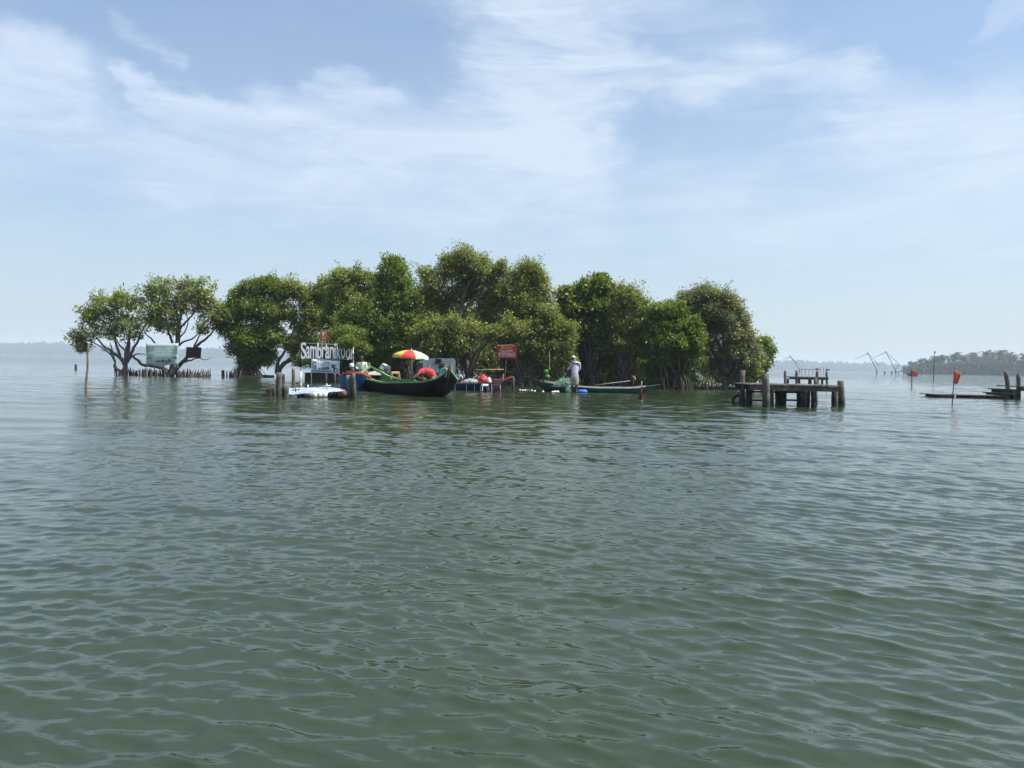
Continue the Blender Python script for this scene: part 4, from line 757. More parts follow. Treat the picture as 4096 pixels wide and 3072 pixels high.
# big faded board behind the boat
BDp = 31.6; a, b_, c_, d = P(1712, 1434, BDp), P(1816, 1434, BDp), P(1822, 1490, BDp), P(1690, 1490, BDp); th = thing('faded_notice_board', 'large grey faded notice board with a black square, leaning behind the black boat', 'board', G(1760, BDp))
pl = [P(1668, 1450, BDp), P(1712, 1434, BDp), P(1814, 1433, BDp), P(1821, 1440, BDp), P(1822, 1492, BDp), P(1692, 1492, BDp), P(1686, 1452, BDp)]; m = MB(); m.add(pl + [p + Vector((0, .04, 0)) for p in pl], [tuple(range(7))[::-1], tuple(range(7, 14))] + [(i, (i + 1) % 7, 7 + (i + 1) % 7, 7 + i) for i in range(7)]); part('panel', m, mat('grey_vinyl', (.25, .29, .33), .6, .5, 2.4, col2=(.13, .17, .20)), th)
f = lambda u, v, k: a.lerp(b_, u).lerp(d.lerp(c_, u), v) + Vector((0, -k, 0))
m = MB(); m.box(f(.42, .20, .03), (24 * BDp / F, .03, 18 * BDp / F)); part('black_square', m, black_m, th)
m = MB(); [patch(m, f, *q_, .02) for q_ in ((.15, .52, .93, .55), (.15, .55, .17, .93), (.91, .55, .93, .93), (.15, .66, .93, .70), (.15, .82, .93, .86))]; part('pale_lines', m, mat('pale_print'), th)
m = MB(); [text_strokes(m, f, .2, .9, v_, .06, .025, r) for v_ in (.58, .74)]; text_strokes(m, f, .62, .80, .2, .05, .02, r); part('dark_print', m, mat('dark_print'), th)
m = MB(); [m.beam(f(.88 + .035 * math.cos(t_), .22 + .10 * math.sin(t_), .02), f(.88 + .035 * math.cos(t_ + .6), .22 + .10 * math.sin(t_ + .6), .02), .004, .02, (0, 1, 0)) for t_ in [k * .63 for k in range(8)]]; part('ring_mark', m, mat('dark_print'), th)
m = MB(); [m.tube([G(x, BDp + .07, -.4), P(x, 1436, BDp + .07)], .025, 6) for x in (1700, 1815)]; part('leg', m, post_wet, th)
m = MB(); m.box(P(1679, 1466, 30.6), (24 * 30.6 / F, .05, 30 * 30.6 / F), (0, R(3), 0)); single('screen_board', m, mat('dark_panel', (.035, .03, .028), .7, .3, 5), 'dark upright panel under the right edge of the parasol', 'panel', P(1679, 1466, 30.6))
# ------------------------------------------------------------------ stall goods right of the black boat
m = MB(); tp = [P(x, 1531 + dy, D_) for x, dy, D_ in ((1800, 0, 28.9), (1975, 2, 28.9))]; th = thing('low_stall_table', 'rough plank shelf on thin poles in the shallow water by the dark blue boat', 'table', G(1890, 28.9))
for k in range(4): m = MB(); m.beam(P(1815, 1532, 28.7 + k * .16), P(1968, 1533, 28.7 + k * .16), .14, .03); part('plank', m, plank_m, th)
for x in (1865, 1898, 1966, 1820): m = MB(); m.tube([G(x, 28.75, -.4), P(x, 1533, 28.75)], .014, 6); part('leg', m, pipe_m, th)
def heap(name, label, cat, c_, rad, m_, seed, n=(9, 14), squash=.5, rough_=.25):
    rr = random.Random(seed); m = MB(); c_ = Vector(c_); rows = []
    for j in range(n[0]):
        ph = math.pi / 2 * j / (n[0] - 1); rows.append([c_ + Vector((math.cos(t_) * math.sin(ph) * rad[0] * (1 + rr.uniform(-rough_, rough_) * .6), math.sin(t_) * math.sin(ph) * rad[1] * (1 + rr.uniform(-rough_, rough_) * .6), math.cos(ph) * rad[2] * (1 + rr.uniform(-rough_, rough_)))) for t_ in [2 * math.pi * i / n[1] for i in range(n[1])]])
    for w_ in rows: w_.append(w_[0])
    m.grid(rows); return single(name, m, m_, label, cat, c_, None, True)
heap('crumpled_cloth', 'bright red crumpled cloth heaped on the low plank shelf', 'cloth', P(1931, 1528, 28.8), (.20, .2, .27), mat('red_cloth', (.40, .025, .04), .6, .5, 12, .5), 1, rough_=.42)
heap('folded_tarpaulin', 'grey-green folded tarpaulin and netting spread on the left of the plank shelf', 'tarpaulin', P(1885, 1533, 28.85), (.42, .22, .17), mat('grey_tarp', (.26, .29, .27), .7, .6, 9), 2)
heap('plastic_bag', 'small bluish white plastic bag beside the red cloth', 'bag', P(1957, 1529, 28.75), (.10, .10, .18), mat('thin_plastic', (.48, .54, .56), .4, .3, 12), 3)
m = MB(); m.tube([P(1893, 1488, 29.2), P(1904, 1503, 29.1), P(1908, 1512, 29)], [.02, .018, .014], 6); m.tube([P(1904, 1503, 29.1), P(1880, 1524, 28.9)], .014, 5); single('dry_branch', m, twigm, 'pale dry forked branch sticking up behind the red cloth', 'branch', P(1904, 1505, 29.1), None, True)
th0 = None
for k in range(4):
    dz = k * .066; ctop = 1553 - 0; th = thing('plastic_chair', ('lowest', 'second lowest', 'second highest', 'topmost')[k] + ' chair in the stack of dark red plastic chairs near the boat bow', 'chair', G(1992, 28.2, .02 + dz), 'stack of dark red plastic chairs')
    o_ = Vector(th.location); cm = mat('maroon_plastic', (.13, .045, .05), .4, .15, 6); edge = mat('pale_chair_edge', (.22, .11, .10), .45, .15, 6)
    prof = [(1968, 1537), (1980, 1539), (1994, 1539), (2003, 1534), (2010, 1525), (2015, 1515)]
    def cp(px, py, yy): p = P(px, py, 28.2); return Vector((p.x, 28.2 + yy, p.z + dz))
    m = MB(); m.grid([[cp(x, y, -.2) for x, y in prof], [cp(x, y + 2, 0) for x, y in prof], [cp(x, y, .2) for x, y in prof]]); o = part('seat', m, cm, th, True); sm = o.modifiers.new('solid', 'SOLIDIFY'); sm.thickness = .012
    m = MB(); m.tube([cp(x, y - .3, -.205) for x, y in prof], .012, 5); m.tube([cp(x, y - .3, .205) for x, y in prof], .012, 5); part('arm_edge', m, edge, th, True)
    if k == 0:
        for x in (1971, 2001):
            for yy in (-.19, .19): m = MB(); p = cp(x, 1539, yy); m.tube([p, Vector((p.x + (.03 if x > 1990 else -.02), p.y, -.25))], .016, 6); part('leg', m, edge, th, True)
        m = MB(); [m.beam(cp(1975, 1543 + j * 3.2, -.22), cp(1997, 1543 + j * 3.2, -.22), .012, .014) for j in range(5)]; part('back_slats', m, cm, th)
    else:
        m = MB(); p = cp(1971, 1539, -.19); m.tube([p, p + Vector((-.01, 0, -.06))], .014, 5); part('leg', m, cm, th)
# red notice board
RD = 33.0; f = on_plane(1989, 1383, 2069, 1434, RD); th = thing('red_notice_board', 'red notice board with a yellow heading and five white lines among the leaves', 'sign', G(2022, RD))
m = MB(); m.box(f(.5, .5), (80 * RD / F, .03, 51 * RD / F), (0, R(-.3), 0)); part('panel', m, mat('red_board', (.16, .007, .013), .5, .12, 4), th)
m = MB(); text_strokes(m, f, .22, .76, .06, .075, .03, r); text_strokes(m, f, .16, .82, .16, .055, .03, r); part('yellow_heading', m, mat('yellow_letters', (.62, .36, .04), .5, .1, 5), th)
m = MB(); [text_strokes(m, f, u0, u1, v_, .052, .03, r, .18) for u0, u1, v_ in ((.13, .84, .32), (.20, .80, .44), (.07, .90, .555), (.07, .91, .665), (.09, .90, .78))]; part('white_lines', m, mat('white_letters', (.70, .62, .66), .5, .05, 5), th)
m = MB(); m.tube([P(1988, 1382, RD + .02), P(2045, 1380, RD + .02)], .012, 5); part('top_rail', m, mat('yellow_bamboo', (.42, .34, .16), .7, .2, 6), th); m = MB(); m.tube([G(2016, RD + .06, -.2), P(2026, 1434, RD + .05)], .02, 6); part('post', m, post_m, th, True)
m = MB(); m.tube([P(1900, 1480, 35.2), P(1960, 1478, 35.3), P(2015, 1478, 35.2)], .022, 6); single('bamboo_rail', m, mat('yellow_bamboo'), 'horizontal yellow bamboo rail in the shade below the red notice board', 'rail', P(1960, 1478, 35.3), None, True)
# green sack hanging, net, floats, can
m = MB(); gb = mat('green_sack', (.05, .14, .012), .5, .3, 6); th = thing('hanging_sack', 'bright green knotted sack hanging above the left end of the canoe', 'sack', P(2188, 1470, 31.5))
def bagmesh(px, py, rx, ry, D, seed, rot=.15):
    rr = random.Random(seed); m = MB(); c_ = P(px, py, D); s_ = D / F; prof = [(.25, -1), (.8, -.85), (1, -.3), (.98, .3), (.8, .85), (.3, 1)]; Rm = Matrix.Rotation(rot, 3, 'Y')
    vs = []; n_ = 12
    for r_, z_ in prof:
        for k in range(n_): t_ = 2 * math.pi * k / n_; q_ = 1 + rr.uniform(-.08, .08); vs.append(c_ + Rm @ Vector((math.cos(t_) * r_ * rx * s_ * q_, math.sin(t_) * r_ * rx * s_ * .7 * q_, z_ * ry * s_)))
    m.add(vs, [(i * n_ + k, i * n_ + (k + 1) % n_, (i + 1) * n_ + (k + 1) % n_, (i + 1) * n_ + k) for i in range(5) for k in range(n_)] + [tuple(range(n_))[::-1], tuple(range(5 * n_, 6 * n_))]); return m
part('sack_body', bagmesh(2184, 1489, 10, 11, 31.5, 1, -.2), gb, th, True); part('sack_body', bagmesh(2189, 1509, 11, 10, 31.45, 2, .1), gb, th, True); part('knot', bagmesh(2197, 1477, 5, 7, 31.55, 3, .2), gb, th, True)
m = MB(); m.tube([P(2197, 1470, 31.55), P(2199, 1440, 31.7), P(2196, 1405, 32)], .008, 4); part('cord', m, rope_m, th)
rr = random.Random(12); m = MB(); nc = P(2248, 1545, 29.55); s_ = 29.5 / F
for k in range(520):
    u = rr.uniform(-1, 1); x = u * 30 * s_; hmax = (34 if u > .2 else 20 + 14 * (u + 1)) * (1 - max(0, -u) ** 2 * .8) * s_; z_ = rr.uniform(0, hmax); y_ = rr.uniform(-.2, .35) * (1 - z_ / (hmax + .2)); p = nc + Vector((x, y_, z_ - .02)); d_ = Vector((rr.uniform(-1, 1), rr.uniform(-1, 1), rr.uniform(-.5, 1.1))).normalized() * rr.uniform(.05, .16)
    m.tube([p, p + d_ * .5 + Vector((0, 0, -.02)), p + d_], .0035, 3, False)
for k in range(40): x = rr.uniform(14, 30) * s_; p = nc + Vector((x, -.32, -.02)); m.tube([p, p + Vector((rr.uniform(-.03, .06), -.03, -.15)), p + Vector((rr.uniform(-.04, .1), -.1, -.30))], .004, 3, False)
rows = []
for j in range(6): rows.append([nc + Vector(((i / 9 * 2 - 1) * 29 * s_, .05 + .12 * math.sin(i + j), (j / 5) * (6 + 15 * (i / 9)) * s_ * rr.uniform(.8, 1.1))) for i in range(10)])
net = thing('fishing_net', 'heap of pale green fishing net piled on the canoe beside the standing man', 'net', nc); part('net_strands', m, mat('net_nylon', (.42, .62, .48), .5, .2, 9, trans=.3), net, kind='stuff'); m = MB(); m.grid(rows); part('net_folds', m, mat('net_folds', (.22, .38, .27), .7, .6, 14, trans=.3), net, True)
fl = mat('cork_float', (.62, .58, .42), .6, .2, 9)
for i, (x, y) in enumerate(((2080, 1562), (2090, 1563), (2099, 1563), (2108, 1563), (2116, 1563), (2127, 1564), (2139, 1566), (2172, 1568))):
    Df = 1.1 * F / (y - (1458 + (x - 2048) * .0204)); m = MB(); m.lathe([(.015, -.045), (.035, -.03), (.04, 0), (.035, .03), (.015, .045)], G(x, Df, .015), 8, Matrix.Rotation(R(90), 3, 'Y')); single('net_float', m, fl, ('cream net float in the row drifting left of the canoe', 'single cream net float drifting below the canoe, right of the row')[i == 7], 'float', G(x, Df, .015), 'cream net floats drifting by the canoe', True)
m = MB(); rr = random.Random(2)
for k in range(16): p = G(rr.uniform(2208, 2234), rr.uniform(28.6, 29.1), .03); m.lathe([(.01, -.04), (.035, -.02), (.035, .02), (.01, .04)], p, 6, Euler((rr.uniform(0, 3), rr.uniform(0, 3), 0)).to_matrix())
single('float_bundle', m, mat('white_plastic'), 'bunch of white floats on the water at the foot of the green net', 'floats', G(2220, 28.8), None, True, 'stuff')
cD = 1.1 * F / (1571 - 1464); m = MB(); m.lathe([(.03, -.22), (.085, -.18), (.095, -.1), (.095, .12), (.075, .17), (.03, .2)], G(2330, cD, .035), 12, Matrix.Rotation(R(90), 3, 'Y')); th = thing('plastic_can', 'blue plastic can floating on its side right of the standing man', 'can', G(2330, cD, .04)); part('can_body', m, mat('blue_plastic', (.015, .12, .46), .35, .15, 6), th, True)
m = MB(); m.tube([G(2308, cD, .04), G(2304, cD, .045)], .03, 8); part('cap', m, white_m, th, True)
# orange and white cloth tied on a stick in the canoe
m = MB(); m.tube([P(2534, 1533, 30.5), P(2533, 1505, 30.5)], .012, 5); th = thing('tied_rag', 'small orange and white rag tied on a stick above the right half of the canoe', 'rag', P(2534, 1533, 30.5)); part('stick', m, rope_m, th); m = MB(); m.grid([[P(2524 + 3 * j, 1504 + j * 1.5, 30.5), P(2534 + 2 * j, 1503 + 5 * j, 30.45 + .05 * (j % 2)), P(2541 + j, 1508 + 5.5 * j, 30.5)] for j in range(4)]); o = part('cloth', m, mat('orange_rag', (.55, .27, .14), .7, .4, 20), th, True); o.modifiers.new('solid', 'SOLIDIFY').thickness = .01
# ------------------------------------------------------------------ raft with the pale tarpaulin
th = thing('sunken_raft', 'half-sunk raft of drums under a pale blue tarpaulin, tied between mooring posts', 'raft', G(1270, 21.8))
def lerp2(q, u, v): return q[0].lerp(q[1], u).lerp(q[3].lerp(q[2], u), v)
q = [P(1152, 1578, 20.9), P(1345, 1568, 21.2), P(1330, 1547, 23.6), P(1150, 1552, 23.4)]; tp = P(1378, 1561, 22.3); rr = random.Random(3); rows = []
for j in range(9):
    row = []
    for i in range(25):
        p = lerp2(q, i / 24, j / 8); k = max(0, i / 24 - .8) / .2; p = p.lerp(tp.lerp(P(1365, 1556, 22.8), j / 8), k * .9 * (1 if i == 24 else k)); p.z += .009 * math.sin(i * 1.9 + j * .7) * (1 - k) + rr.uniform(-.003, .003); row.append(p)
    rows.append(row)
m = MB(); m.grid(rows); o = part('tarpaulin', m, mat('pale_blue_tarp', (.33, .40, .58), .5, .4, 3.0), th, True); o.modifiers.new('solid', 'SOLIDIFY').thickness = .008
fq = lambda u, dz, dy: Vector((q[0].lerp(q[1], u).x, q[0].y + .12 + dy, dz))
for i in range(11):
    m = MB(); u = i / 10 * 1.12; c_ = fq(u, .0, 0); hh = .055 + .09 * u; rr2 = .085; m.lathe([(.02, -.32), (rr2, -.3), (rr2 * 1.03, -.1), (rr2 * .97, 0), (rr2 * 1.03, .1), (rr2, .3), (.02, .32)], Vector((c_.x, c_.y + .3, hh - .045)), 10, Matrix.Rotation(R(90), 3, 'X'))
    part('float_drum', m, [mat('cream_drum', (.52, .50, .40), .5, .3, 6), mat('brown_drum', (.11, .055, .045), .5, .3, 6), black_m, mat('white_plastic')][(i * 7 + i // 3) % 4], th, True)
m = MB(); m.beam(G(1150, 21.55, -.02), G(1405, 21.5, .0), .12, .08); m.beam(G(1150, 23.0, .04), G(1400, 22.8, .04), .1, .08); part('side_beam', m, post_wet, th); m = MB(); m.beam(G(1395, 21.4, .02), G(1372, 23.0, .15), .1, .1); part('end_beam', m, post_wet, th)
m = MB(); [m.tube([P(1378, 1560, 22.2), P(x, y, 21.6)], .008, 4) for x, y in ((1376, 1578), (1344, 1582))]; part('lashing', m, rope_m, th)
for (x, y0, y1, xa_, xb_, D_, lb, mm) in ((1182, 1550, 1582, 1167, 1200, 21.7, 'thin T-shaped stick standing through the left end of the tarpaulin', post_m), (1307, 1534, 1562, 1290, 1323, 22.6, 'pale T-shaped stick standing at the right of the tarpaulin', crim)):
    m = MB(); m.tube([P(x + 1, y1, D_), P(x, y0, D_)], .016, 6); m.tube([P(xa_, y0 + 11, D_ - .02), P(xb_, y0 + 8, D_ - .02)], .018, 6); single('cross_stick', m, mm, lb, 'stick', P(x, y1, D_), None, True)
m = MB(); m.lathe([(.012, -.05), (.025, -.02), (.02, .03), (.008, .05)], P(1232, 1545, 23.4), 8); single('plastic_bottle', m, white_m, 'tiny white bottle standing on the far edge of the tarpaulin', 'bottle', P(1232, 1545, 23.4), None, True)
post(1116, 1490, 21.1, 22, 'tall thick grey post left of the tarpaulin raft', base_px=1115, group='mooring posts round the raft'); post(1142, 1541, 21.2, 27, 'short stout post between the tall post and the tarpaulin', base_px=1143, group='mooring posts round the raft'); post(1097, 1553, 21.5, 17, 'low dark stub just left of the tall raft post', m=post_wet, group='mooring posts round the raft')
post(1391, 1500, 21.0, 19, 'pale post leaning right, left one of the crossed pair at the raft end', base_px=1410, group='mooring posts round the raft'); post(1414, 1492, 20.95, 16, 'straight brown post, right one of the crossed pair at the raft end', base_px=1421, group='mooring posts round the raft')
m = MB(); m.box(G(1070, 21.8, .03), (.28, .3, .07)); m.box(G(1068, 21.75, .1), (.04, .06, .14)); m.box(G(1076, 21.75, .11), (.05, .06, .16)); m.box(G(1083, 21.8, .1), (.04, .06, .14)); single('broken_decking', m, post_wet, 'broken end of dark decking poking out left of the raft posts', 'decking', G(1070, 21.8, 0))
# ------------------------------------------------------------------ front pier on the right
th = thing('wooden_pier', 'nearest wooden pier on stout round posts, plank deck above the water at right', 'pier', G(3180, 22.5))
dk = [P(2980, 1536, 22.9), P(3352, 1545, 22.9), P(3352, 1545, 21.9), P(2980, 1536, 21.9)]; zt = P(3160, 1540, 22.0).z; xL, xR = P(2982, 1535, 22).x, P(3348, 1545, 22).x; npk = 23; rr = random.Random(9)
for i in range(npk):
    x = xL + (xR - xL) * (i + .5) / npk; y0 = 21.62 + rr.uniform(-.06, .06); y1 = 23.35 + rr.uniform(-.05, .05); m = MB(); m.box((x, (y0 + y1) / 2, zt + rr.uniform(-.008, .008)), ((xR - xL) / npk - .014, y1 - y0, .032), (0, rr.uniform(-.02, .02), 0)); part('plank', m, plank_m, th)
for y_, z_ in ((21.72, zt - .10), (23.2, zt - .10), (22.45, zt - .10)): m = MB(); m.beam((xL + .05, y_, z_), (xR - .08, y_, z_), .09, .15); part('beam', m, mat('beam_wood', (.10, .09, .075), .85, .4, 5, .5), th)
for (xa_, xb_, y_, D_) in ((2995, 3220, 1566, 22.9), (2995, 3062, 1601, 22.3), (3130, 3205, 1600, 22.5), (3100, 3205, 1566, 22.4)): m = MB(); m.beam(P(xa_, y_, D_), P(xb_, y_ + (xb_ - xa_) * .02, D_), .07, .055); part('brace', m, post_wet, th)
for i, (x, yt, D_, w_, bx, mm) in enumerate(((2970, 1481, 23.2, 21, 2966, post_m), (3062, 1495, 21.1, 28, 3067, post_m), (2996, 1545, 22.8, 25, 2998, post_wet), (3087, 1546, 21.9, 15, 3090, post_m), (3112, 1556, 23.4, 24, 3112, post_wet), (3133, 1556, 23.3, 24, 3133, post_wet), (3212, 1548, 22.3, 26, 3210, post_m), (3196, 1560, 23.2, 18, 3196, post_wet), (3234, 1552, 22.9, 13, 3232, post_m), (3253, 1552, 22.8, 17, 3250, post_m), (3262, 1514, 23.3, 14, 3262, post_m), (3338, 1553, 22.6, 24, 3340, post_m), (3363, 1523, 22.7, 25, 3368, post_m))):
    mb, _ = rnd_post(x, yt, D_, w_, bx, i); part('post', mb, mm, th, True)
ty = G(2954, 22.6, .10); m = MB(); nn, mm_ = 22, 8; vs = []
for i in range(nn):
    t_ = 2 * math.pi * i / nn
    for k in range(mm_): s_ = 2 * math.pi * k / mm_; rr_ = .17 + .055 * math.cos(s_); vs.append(ty + Matrix.Rotation(R(-35), 3, 'Z') @ Vector((math.cos(t_) * rr_, .06 * math.sin(s_), math.sin(t_) * rr_)))
m.add(vs, [(i * mm_ + k, i * mm_ + (k + 1) % mm_, ((i + 1) % nn) * mm_ + (k + 1) % mm_, ((i + 1) % nn) * mm_ + k) for i in range(nn) for k in range(mm_)]); single('old_tyre', m, mat('tyre_rubber', (.02, .02, .021), .7, .3, 9), 'old black tyre hung half in the water at the left post of the nearest pier', 'tyre', ty, None, True)
# middle pier
MD = 60.0; th = thing('wooden_pier', 'smaller dark pier farther out, seen just over the deck of the nearest pier', 'pier', G(3220, MD))
for i, (x, yt, w_, bx) in enumerate(((3141, 1482, 9, 3140), (3186, 1482, 10, 3186), (3268, 1483, 11, 3270), (3306, 1486, 9, 3309), (3151, 1514, 9, 3151), (3197, 1514, 9, 3197), (3240, 1514, 13, 3240), (3289, 1514, 9, 3288))): mb, _ = rnd_post(x, yt, MD - .5 + (.6 if i > 3 else 0), w_, bx, i); part('post', mb, post_wet if i > 3 else mat('brown_post'), th, True)
zt = P(3210, 1508, MD).z
for i in range(9): xa_ = P(3146, 1508, MD).x; xb_ = P(3300, 1508, MD).x; m = MB(); m.box(((xa_ + (xb_ - xa_) * (i + .5) / 9), MD, zt), ((xb_ - xa_) / 9 - .03, 1.4, .08)); part('plank', m, plank_m, th)
m = MB(); m.beam((xa_, MD - .6, zt - .12), (xb_, MD - .6, zt - .12), .12, .16); part('beam', m, post_wet, th)
# birds
def bird(px, py, D, label, face, hunch):
    s_ = D / F; c_ = P(px, py, D); th = thing('perched_bird', label, 'bird', c_); m = MB(); L_ = 8 * s_
    pts = [c_ + Vector((face * L_ * u, 0, z_ * s_)) for u, z_ in ((-1.1, -1.0 if not hunch else -2.5), (-.6, .2), (0, 1.8), (.5, 3.2 if hunch else 2.6), (.85, 3.0 if hunch else 3.2), (1.1, 2.2 if hunch else 2.8))]; m.tube(pts, [1.0 * s_, 2.6 * s_, 3.3 * s_, 2.4 * s_, 1.8 * s_, .8 * s_], 8); part('body', m, mat('dark_feathers', (.035, .033, .035), .6, .3, 20), th, True)
    m = MB(); m.tube([pts[-1], pts[-1] + Vector((face * 2.6 * s_, 0, -.6 * s_))], [.6 * s_, .15 * s_], 5); part('bill', m, mat('bill_horn', (.15, .13, .09), .5, .1, 9), th)
    for k in (-1, 1): m = MB(); m.tube([c_ + Vector((0, k * .6 * s_, 0)), c_ + Vector((0, k * .6 * s_, -3.5 * s_))], .25 * s_, 4); part('leg', m, black_m, th)
bird(3270, 1478, MD - .5, 'dark hunched bird perched on the third post of the farther pier', -1, True); bird(3311, 1481, MD - .5, 'dark bird standing level on the rightmost post of the farther pier', 1, False)
# right pier with steps
RP = 33.0; th = thing('wooden_pier', 'dark pier with steps down to a low landing, cut off by the right picture edge', 'pier', G(4020, RP))
for i, (x, yt, w_, bx) in enumerate(((4025, 1486, 17, 4040), (4074, 1496, 16, 4074), (4056, 1560, 15, 4056), (4128, 1492, 16, 4130))): mb, _ = rnd_post(x, yt, RP - .4 + (i % 2) * .3, w_, bx, i); part('post', mb, post_m if i != 2 else post_wet, th, True)
def px(v): return P(v, 1550, RP).x
zt = P(4070, 1545, RP).z
for i in range(9): x = px(4046) + (px(4190) - px(4046)) * (i + .5) / 9; m = MB(); m.box((x, RP + .2, zt), ((px(4190) - px(4046)) / 9 - .02, 1.7, .05)); part('plank', m, plank_m, th)
m = MB(); m.beam((px(4046), RP - .55, zt - .12), (px(4190), RP - .55, zt - .12), .1, .17); part('beam', m, post_wet, th)
for k, (x0, x1, y_) in enumerate(((3998, 4030, 1557), (3977, 4020, 1572), (3712, 3990, 1578))):
    if k < 2: m = MB(); m.box((px((x0 + x1) / 2), RP + .1, P(x0, y_, RP).z), (px(x1) - px(x0), 1.4, .05)); part('tread', m, post_wet, th); m = MB(); zz = P(x0, y_, RP).z; m.box((px((x0 + x1) / 2 + 6), RP + .1, zz / 2 - .2), (px(x1) - px(x0) - .12, 1.3, zz + .38)); part('riser_block', m, post_wet, th)
    else:
        zz = P(x0 + 100, y_, RP).z
        for i in range(14): x = px(x0) + (px(x1) - px(x0)) * (i + .5) / 14; m = MB(); m.box((x, RP + .1, zz), ((px(x1) - px(x0)) / 14 - .015, 1.2, .04)); part('landing_plank', m, plank_m, th)
for x0, x1 in ((3735, 3795), (3860, 3920), (3966, 3995)): m = MB(); m.box((px((x0 + x1) / 2), RP + .1, -.05), (px(x1) - px(x0), 1.1, .30)); part('landing_float', m, post_wet, th)
# ------------------------------------------------------------------ flags
flag_m = mat('orange_red_flag', (.66, .13, .045), .7, .2, 6, trans=.35); dk_red = mat('dark_red_flag', (.36, .018, .028), .7, .3, 6, trans=.2)
def flag(label, pb, ptp, D, corners, m_, polem=None, pw=.018, wav=.05, seed=0):
    th = thing('marker_flag', label, 'flag', G(pb, D)); m = MB(); t_ = P(ptp[0], ptp[1], D); b_ = G(pb, D, -.4); m.tube([b_.lerp(t_, k / 5) + Vector((math.sin(k * 2 + seed) * .008, 0, 0)) for k in range(6)], [pw * (1.2 - .6 * k / 5) for k in range(6)], 6); part('pole', m, polem or post_wet, th, True)
    q_ = [P(x, y, D) for x, y in corners]; rr = random.Random(seed); m = MB(); rows = []
    for j in range(9):
        rows.append([lerp2(q_, i / 10, j / 8) + Vector((0, wav * math.sin(i * 1.1 + j * .35) * i / 10, (wav * .35 * math.sin(i * 1.6 + seed) * i / 10))) for i in range(11)])
    m.grid(rows); o = part('cloth', m, m_, th, True); o.modifiers.new('solid', 'SOLIDIFY').thickness = .004; return th
flag('orange-red flag blowing right on a thin pole at the far right, nearer one', 3806, (3819, 1469), 25.4, [(3817, 1478), (3841, 1496), (3833, 1536), (3812, 1533)], flag_m, seed=1)
flag('small orange-red flag on a short pole before the distant nets, farther one', 3648, (3646, 1471), 59, [(3647, 1477), (3667, 1487), (3664, 1506), (3651, 1506)], flag_m, pw=.035, seed=2, wav=.08)
flag('limp dark red flag drooping to the water in front of the long canoe', 2567, (2567, 1525), 22.0, [(2564, 1545), (2569, 1545), (2570, 1600), (2553, 1596)], dk_red, pipe_m, .012, .04, 3)
# ------------------------------------------------------------------ fishing nets far out, lamp pole, walkway
ND = 450.0; nm = mat('net_pole_wood', (.035, .032, .03), .8, .2, 1)
def fishnet(label, apex, tip, foot, rear, base, strut=None):
    th = thing('lift_net', label, 'fishing net', G(base[0], ND)); m = MB(); A = P(*apex, ND)
    m.tube([A, P(*foot, ND)], [.11, .17], 5); m.tube([A + Vector((.5, 0, -.3)), P(foot[0] + 1, foot[1], ND + 3)], .09, 5); part('mast', m, nm, th)
    m = MB(); m.tube([A, P(*tip, ND - 4)], [.11, .06], 5); m.tube([A + Vector((0, 0, -.5)), P(tip[0] + 3, tip[1], ND + 4)], [.08, .04], 5); part('boom', m, nm, th)
    m = MB(); m.tube([A, P(*rear, ND)], .09, 4); m.tube([A + Vector((.4, 0, -.2)), P(rear[0], rear[1] + 3, ND + 3)], .07, 4); part('stay', m, nm, th)
    m = MB(); m.tube([P(*foot, ND), G(base[0] - 1, ND, -1)], .26, 6); m.tube([P(*foot, ND), G(base[0] + 5, ND, -1)], .2, 6); part('stand', m, nm, th)
    if strut: m = MB(); m.tube([P(*strut[0], ND), P(*strut[1], ND)], .16, 5); part('strut', m, nm, th)
    m = MB(); m.lathe([(.05, -.5), (.45, -.3), (.45, .3), (.05, .5)], A, 6); part('cap_block', m, nm, th)
fishnet('leftmost of the three spidery lift nets on the horizon, over the pier posts', (3161, 1426), (3123, 1443), (3197, 1476), (3195, 1457), (3198, 1482))
fishnet('middle one of the three spidery lift nets on the horizon', (3471, 1413), (3415, 1437), (3505, 1477), (3516, 1461), (3506, 1489))
fishnet('rightmost of the three spidery lift nets, beside the palm shore', (3543, 1408), (3489, 1432), (3580, 1476), (3599, 1457), (3583, 1492), ((3599, 1459), (3581, 1478)))
def walkway(label, xa_, ya_, xb_, yb_, n_, D=ND):
    th = thing('pole_walkway', label, 'walkway', G((xa_ + xb_) / 2, D)); m = MB(); m.tube([P(xa_, ya_, D), P(xb_, yb_, D)], .2, 5); part('walk_pole', m, nm, th)
    for i in range(n_): x = xa_ + (xb_ - xa_) * (i + .5) / n_; m = MB(); m.tube([G(x, D, -.6), P(x, ya_ + (yb_ - ya_) * (i + .5) / n_, D)], .26, 6); part('pile', m, nm, th)
walkway('thin pole walkway on piles running right from the leftmost lift net', 3200, 1476.5, 3272, 1478, 5); walkway('dark pole walkway on piles between the rightmost lift net and the lamp pole', 3586, 1487, 3732, 1490, 8)
for x, y0 in ((3283, 1466), (3294, 1470), (3306, 1469)): m = MB(); m.tube([G(x, 430, -.5), P(x, y0, 430)], .14, 5); single('thin_stake', m, nm, 'far thin dark stake sticking up near the birds on the horizon', 'stake', G(x, 430), 'far stakes behind the birds')
for x in (3539, 3567): m = MB(); m.tube([G(x, 430, -.5), P(x, 1486, 430)], .45, 6); single('mooring_pile', m, nm, 'small dark pile between the middle and right lift nets', 'pile', G(x, 430), 'small piles between the lift nets')
